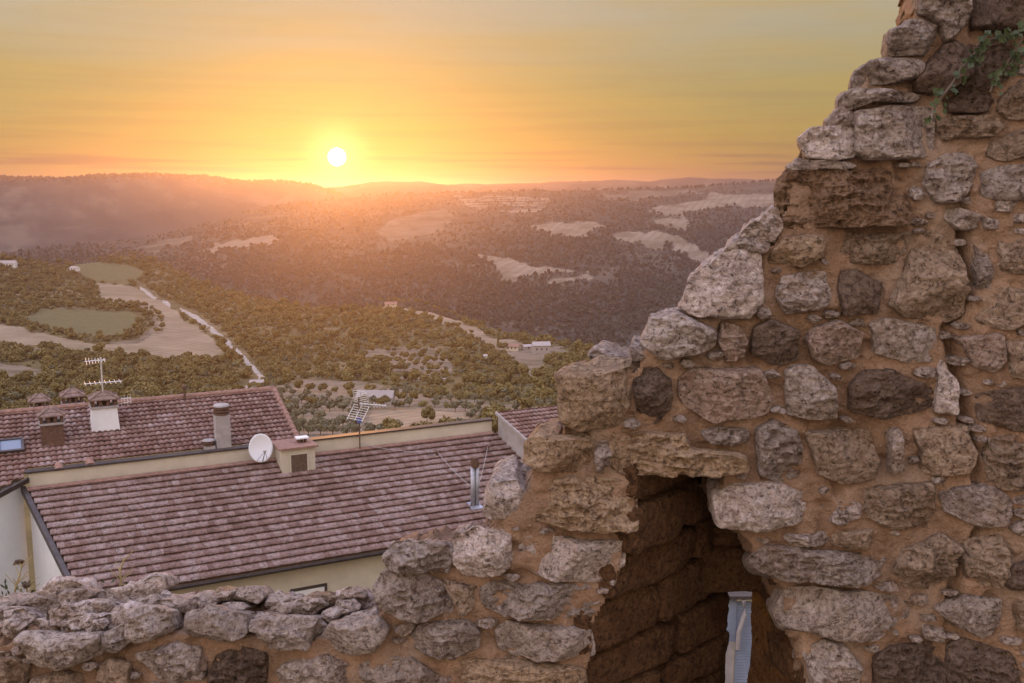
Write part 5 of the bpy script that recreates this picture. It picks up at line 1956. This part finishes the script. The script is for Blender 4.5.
# a plain shell behind the blocks, then the blocks of the two cheeks and of the header
mb = MB()
grid_face(lambda u, v: cheek_l(u * 1.1 - .1, v) + np.array([.0, .03, 0]) , 60, 90, 401, .006, mb, 0)
grid_face(cheek_r, 30, 90, 402, .006, mb, 0)
br = random.Random(8)
z = zt + .03
row_ = 0
while z > zb:
    hgt = br.uniform(.11, .21)
    zc = z - hgt / 2
    for cheek, ncol, sgn in ((cheek_l, 2, 1), (cheek_r, 1, -1)):
        v_ = np.clip((zt + .02 - zc) / (zt - zb), 0, 1)
        cuts = [-.10 if sgn > 0 else .12] + sorted(min(.96, (j + 1) / ncol + br.uniform(-.12, .12)) for j in range(ncol - 1)) + [.985]
        for u0, u1 in zip(cuts[:-1], cuts[1:]):
            p0, p1 = (cheek(np.array([u_]), np.array([v_]))[0] for u_ in (u0, u1))
            ax_ = (p1 - p0) * .5
            nn_ = np.cross(ax_, [0, 0, 1.0])
            nn_ = nn_ / np.linalg.norm(nn_)
            nn_ = nn_ if nn_[0] * sgn > 0 else -nn_
            c_ = (p0 + p1) / 2 + nn_ * (br.uniform(-.030, -.018) - (.0 if sgn > 0 else .012))
            c_[2] = zc
            block(mb, c_, ax_ * br.uniform(.93, .98), nn_ * .05, np.array([0, 0, hgt * br.uniform(.43, .47)]), 500 + row_)
            row_ += 1
    z -= hgt
hx = (slx0 + slx1) / 2
block(mb, np.array([hx - .03, YB - .05, zs + .075]), np.array([.27, 0, 0]), np.array([0, .12, 0]), np.array([0, 0, .078]), 701)
block(mb, np.array([hx - .06, YB - .06, zs + .225]), np.array([.25, 0, 0]), np.array([0, .10, 0]), np.array([0, 0, .070]), 702)
block(mb, np.array([hx + .02, YB - .05, zs + .36]), np.array([.30, 0, 0]), np.array([0, .11, 0]), np.array([0, 0, .065]), 703)
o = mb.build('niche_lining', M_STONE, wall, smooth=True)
o.color = (.36, .21, .10, 1)  # tint darkened to carry the shade inside the niche
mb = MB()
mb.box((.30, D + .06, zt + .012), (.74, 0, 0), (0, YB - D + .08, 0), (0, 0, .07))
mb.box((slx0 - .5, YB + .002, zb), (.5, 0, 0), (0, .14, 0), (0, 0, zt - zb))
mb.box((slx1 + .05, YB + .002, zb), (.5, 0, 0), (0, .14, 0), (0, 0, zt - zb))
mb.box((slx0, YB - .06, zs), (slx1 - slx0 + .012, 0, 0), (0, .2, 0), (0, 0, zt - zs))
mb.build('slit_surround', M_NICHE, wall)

# ------------------------------------------------------------------ plants on the wall
def ivy():
    root_p = wall_y(np.array(1012.), np.array(40.), -.06)
    rt = thing('creeper', 'small green creeper hanging from the upper right of the ruin', 'creeper', root_p)
    stems = [[(1020, 30), (1000, 38), (985, 44), (972, 56), (960, 70), (952, 84), (942, 96), (935, 108), (933, 122)], [(1022, 40), (1012, 56), (1004, 68), (996, 78), (990, 92)], [(1020, 30), (1004, 36), (988, 40), (976, 46)],
             [(985, 44), (978, 60), (968, 66)], [(1022, 36), (1018, 50), (1012, 62), (1000, 72)]]
    mb = MB()
    V, F = [], []
    r = random.Random(4)
    for st in stems:
        pts = [wall_y(np.array(float(x)), np.array(float(y)), -.075 - .01 * r.random()) for x, y in st]
        mb.tube(pts, .003, 5)
        for a, b_ in zip(pts[:-1], pts[1:]):
            for k in range(6):
                c = a + (b_ - a) * r.random() + np.array([r.uniform(-.018, .018), r.uniform(-.035, .0), r.uniform(-.018, .018)])
                s = r.uniform(.005, .011)
                nrm = np.array([r.uniform(-.7, .7), -1, r.uniform(-.2, .9)])
                nrm /= np.linalg.norm(nrm)
                u = np.cross(nrm, [0, 0, 1.0])
                u /= np.linalg.norm(u)
                v = np.cross(u, nrm)
                an_ = r.uniform(-.9, .9)
                u, v = u * math.cos(an_) + v * math.sin(an_), v * math.cos(an_) - u * math.sin(an_)
                sh_ = [(0, -1.1, 0), (.55, -.45, .1), (1.0, .15, .25), (.5, .45, .1), (.35, 1.0, .2), (0, .75, 0), (-.35, 1.0, .2), (-.5, .45, .1), (-1.0, .15, .25), (-.55, -.45, .1)]
                b0 = len(V)
                V.append(c)
                V += [c + u * s * x + v * s * -y + nrm * s * z for x, y, z in sh_]
                F += [(b0, b0 + 1 + i, b0 + 1 + (i + 1) % 10) for i in range(10)]
    mb.build('stem', M_BARK, rt)
    mesh('leaves', V, F, M_IVY, rt)


ivy()


def stalk(base, pts_px, yy, label, head):
    p = [at_depth(np.array(float(x)), np.array(float(y)), np.array(yy)) for x, y in pts_px]
    rt = thing('dry_stalk', label, 'dry plant', p[0])
    mb = MB().tube(p, [.0032] * (len(p) - 1) + [.002], 6)
    r = random.Random(len(pts_px))
    for k in range(9):
        i = r.randrange(0, len(p) - 1)
        a = p[i] + (p[i + 1] - p[i]) * r.random()
        mb.tube([a, a + np.array([r.uniform(-.05, .05), r.uniform(-.02, .02), r.uniform(.0, .05)])], [.0016, .001], 4)
    mb.build('stem', M_STRAW, rt)
    if head:
        h = p[-1]
        mb = MB()
        for k in range(10):
            d = np.array([r.uniform(-1, 1), r.uniform(-1, 1), r.uniform(-.6, 1)])
            mb.tube([h, h + d * .011, h + d * .014], [.004, .006, .001], 5)
        mb.build('seed_head', M_SEED, rt)
    V, F = [], []
    for k in range(16):
        a = p[0] + np.array([r.uniform(-.05, .05), r.uniform(-.03, .03), r.uniform(0, .045)])
        d = np.array([r.uniform(-1, 1), r.uniform(-1, 1), r.uniform(.2, 1.2)])
        d /= np.linalg.norm(d)
        s = np.cross(d, [0.3, 1, 0])
        s /= np.linalg.norm(s)
        b0 = len(V)
        L = r.uniform(.012, .03)
        V += [a, a + d * L * .5 + s * L * .22, a + d * L, a + d * L * .5 - s * L * .22]
        F.append((b0, b0 + 1, b0 + 2, b0 + 3))
    mesh('leaves', V, F, M_IVY, rt)


stalk(None, [(13, 600), (16, 586), (20, 574), (22, 566), (19, 562)], D + .45, 'dry bent stalk with dark seed head on the low wall top', True)
stalk(None, [(118, 596), (121, 582), (120, 570), (124, 560), (129, 556)], D + .42, 'thin yellowish twig standing in front of the near roof', False)
stalk(None, [(27, 602), (27, 594), (26, 586)], D + .44, 'stubby withered tuft beside the bent stalk', True)
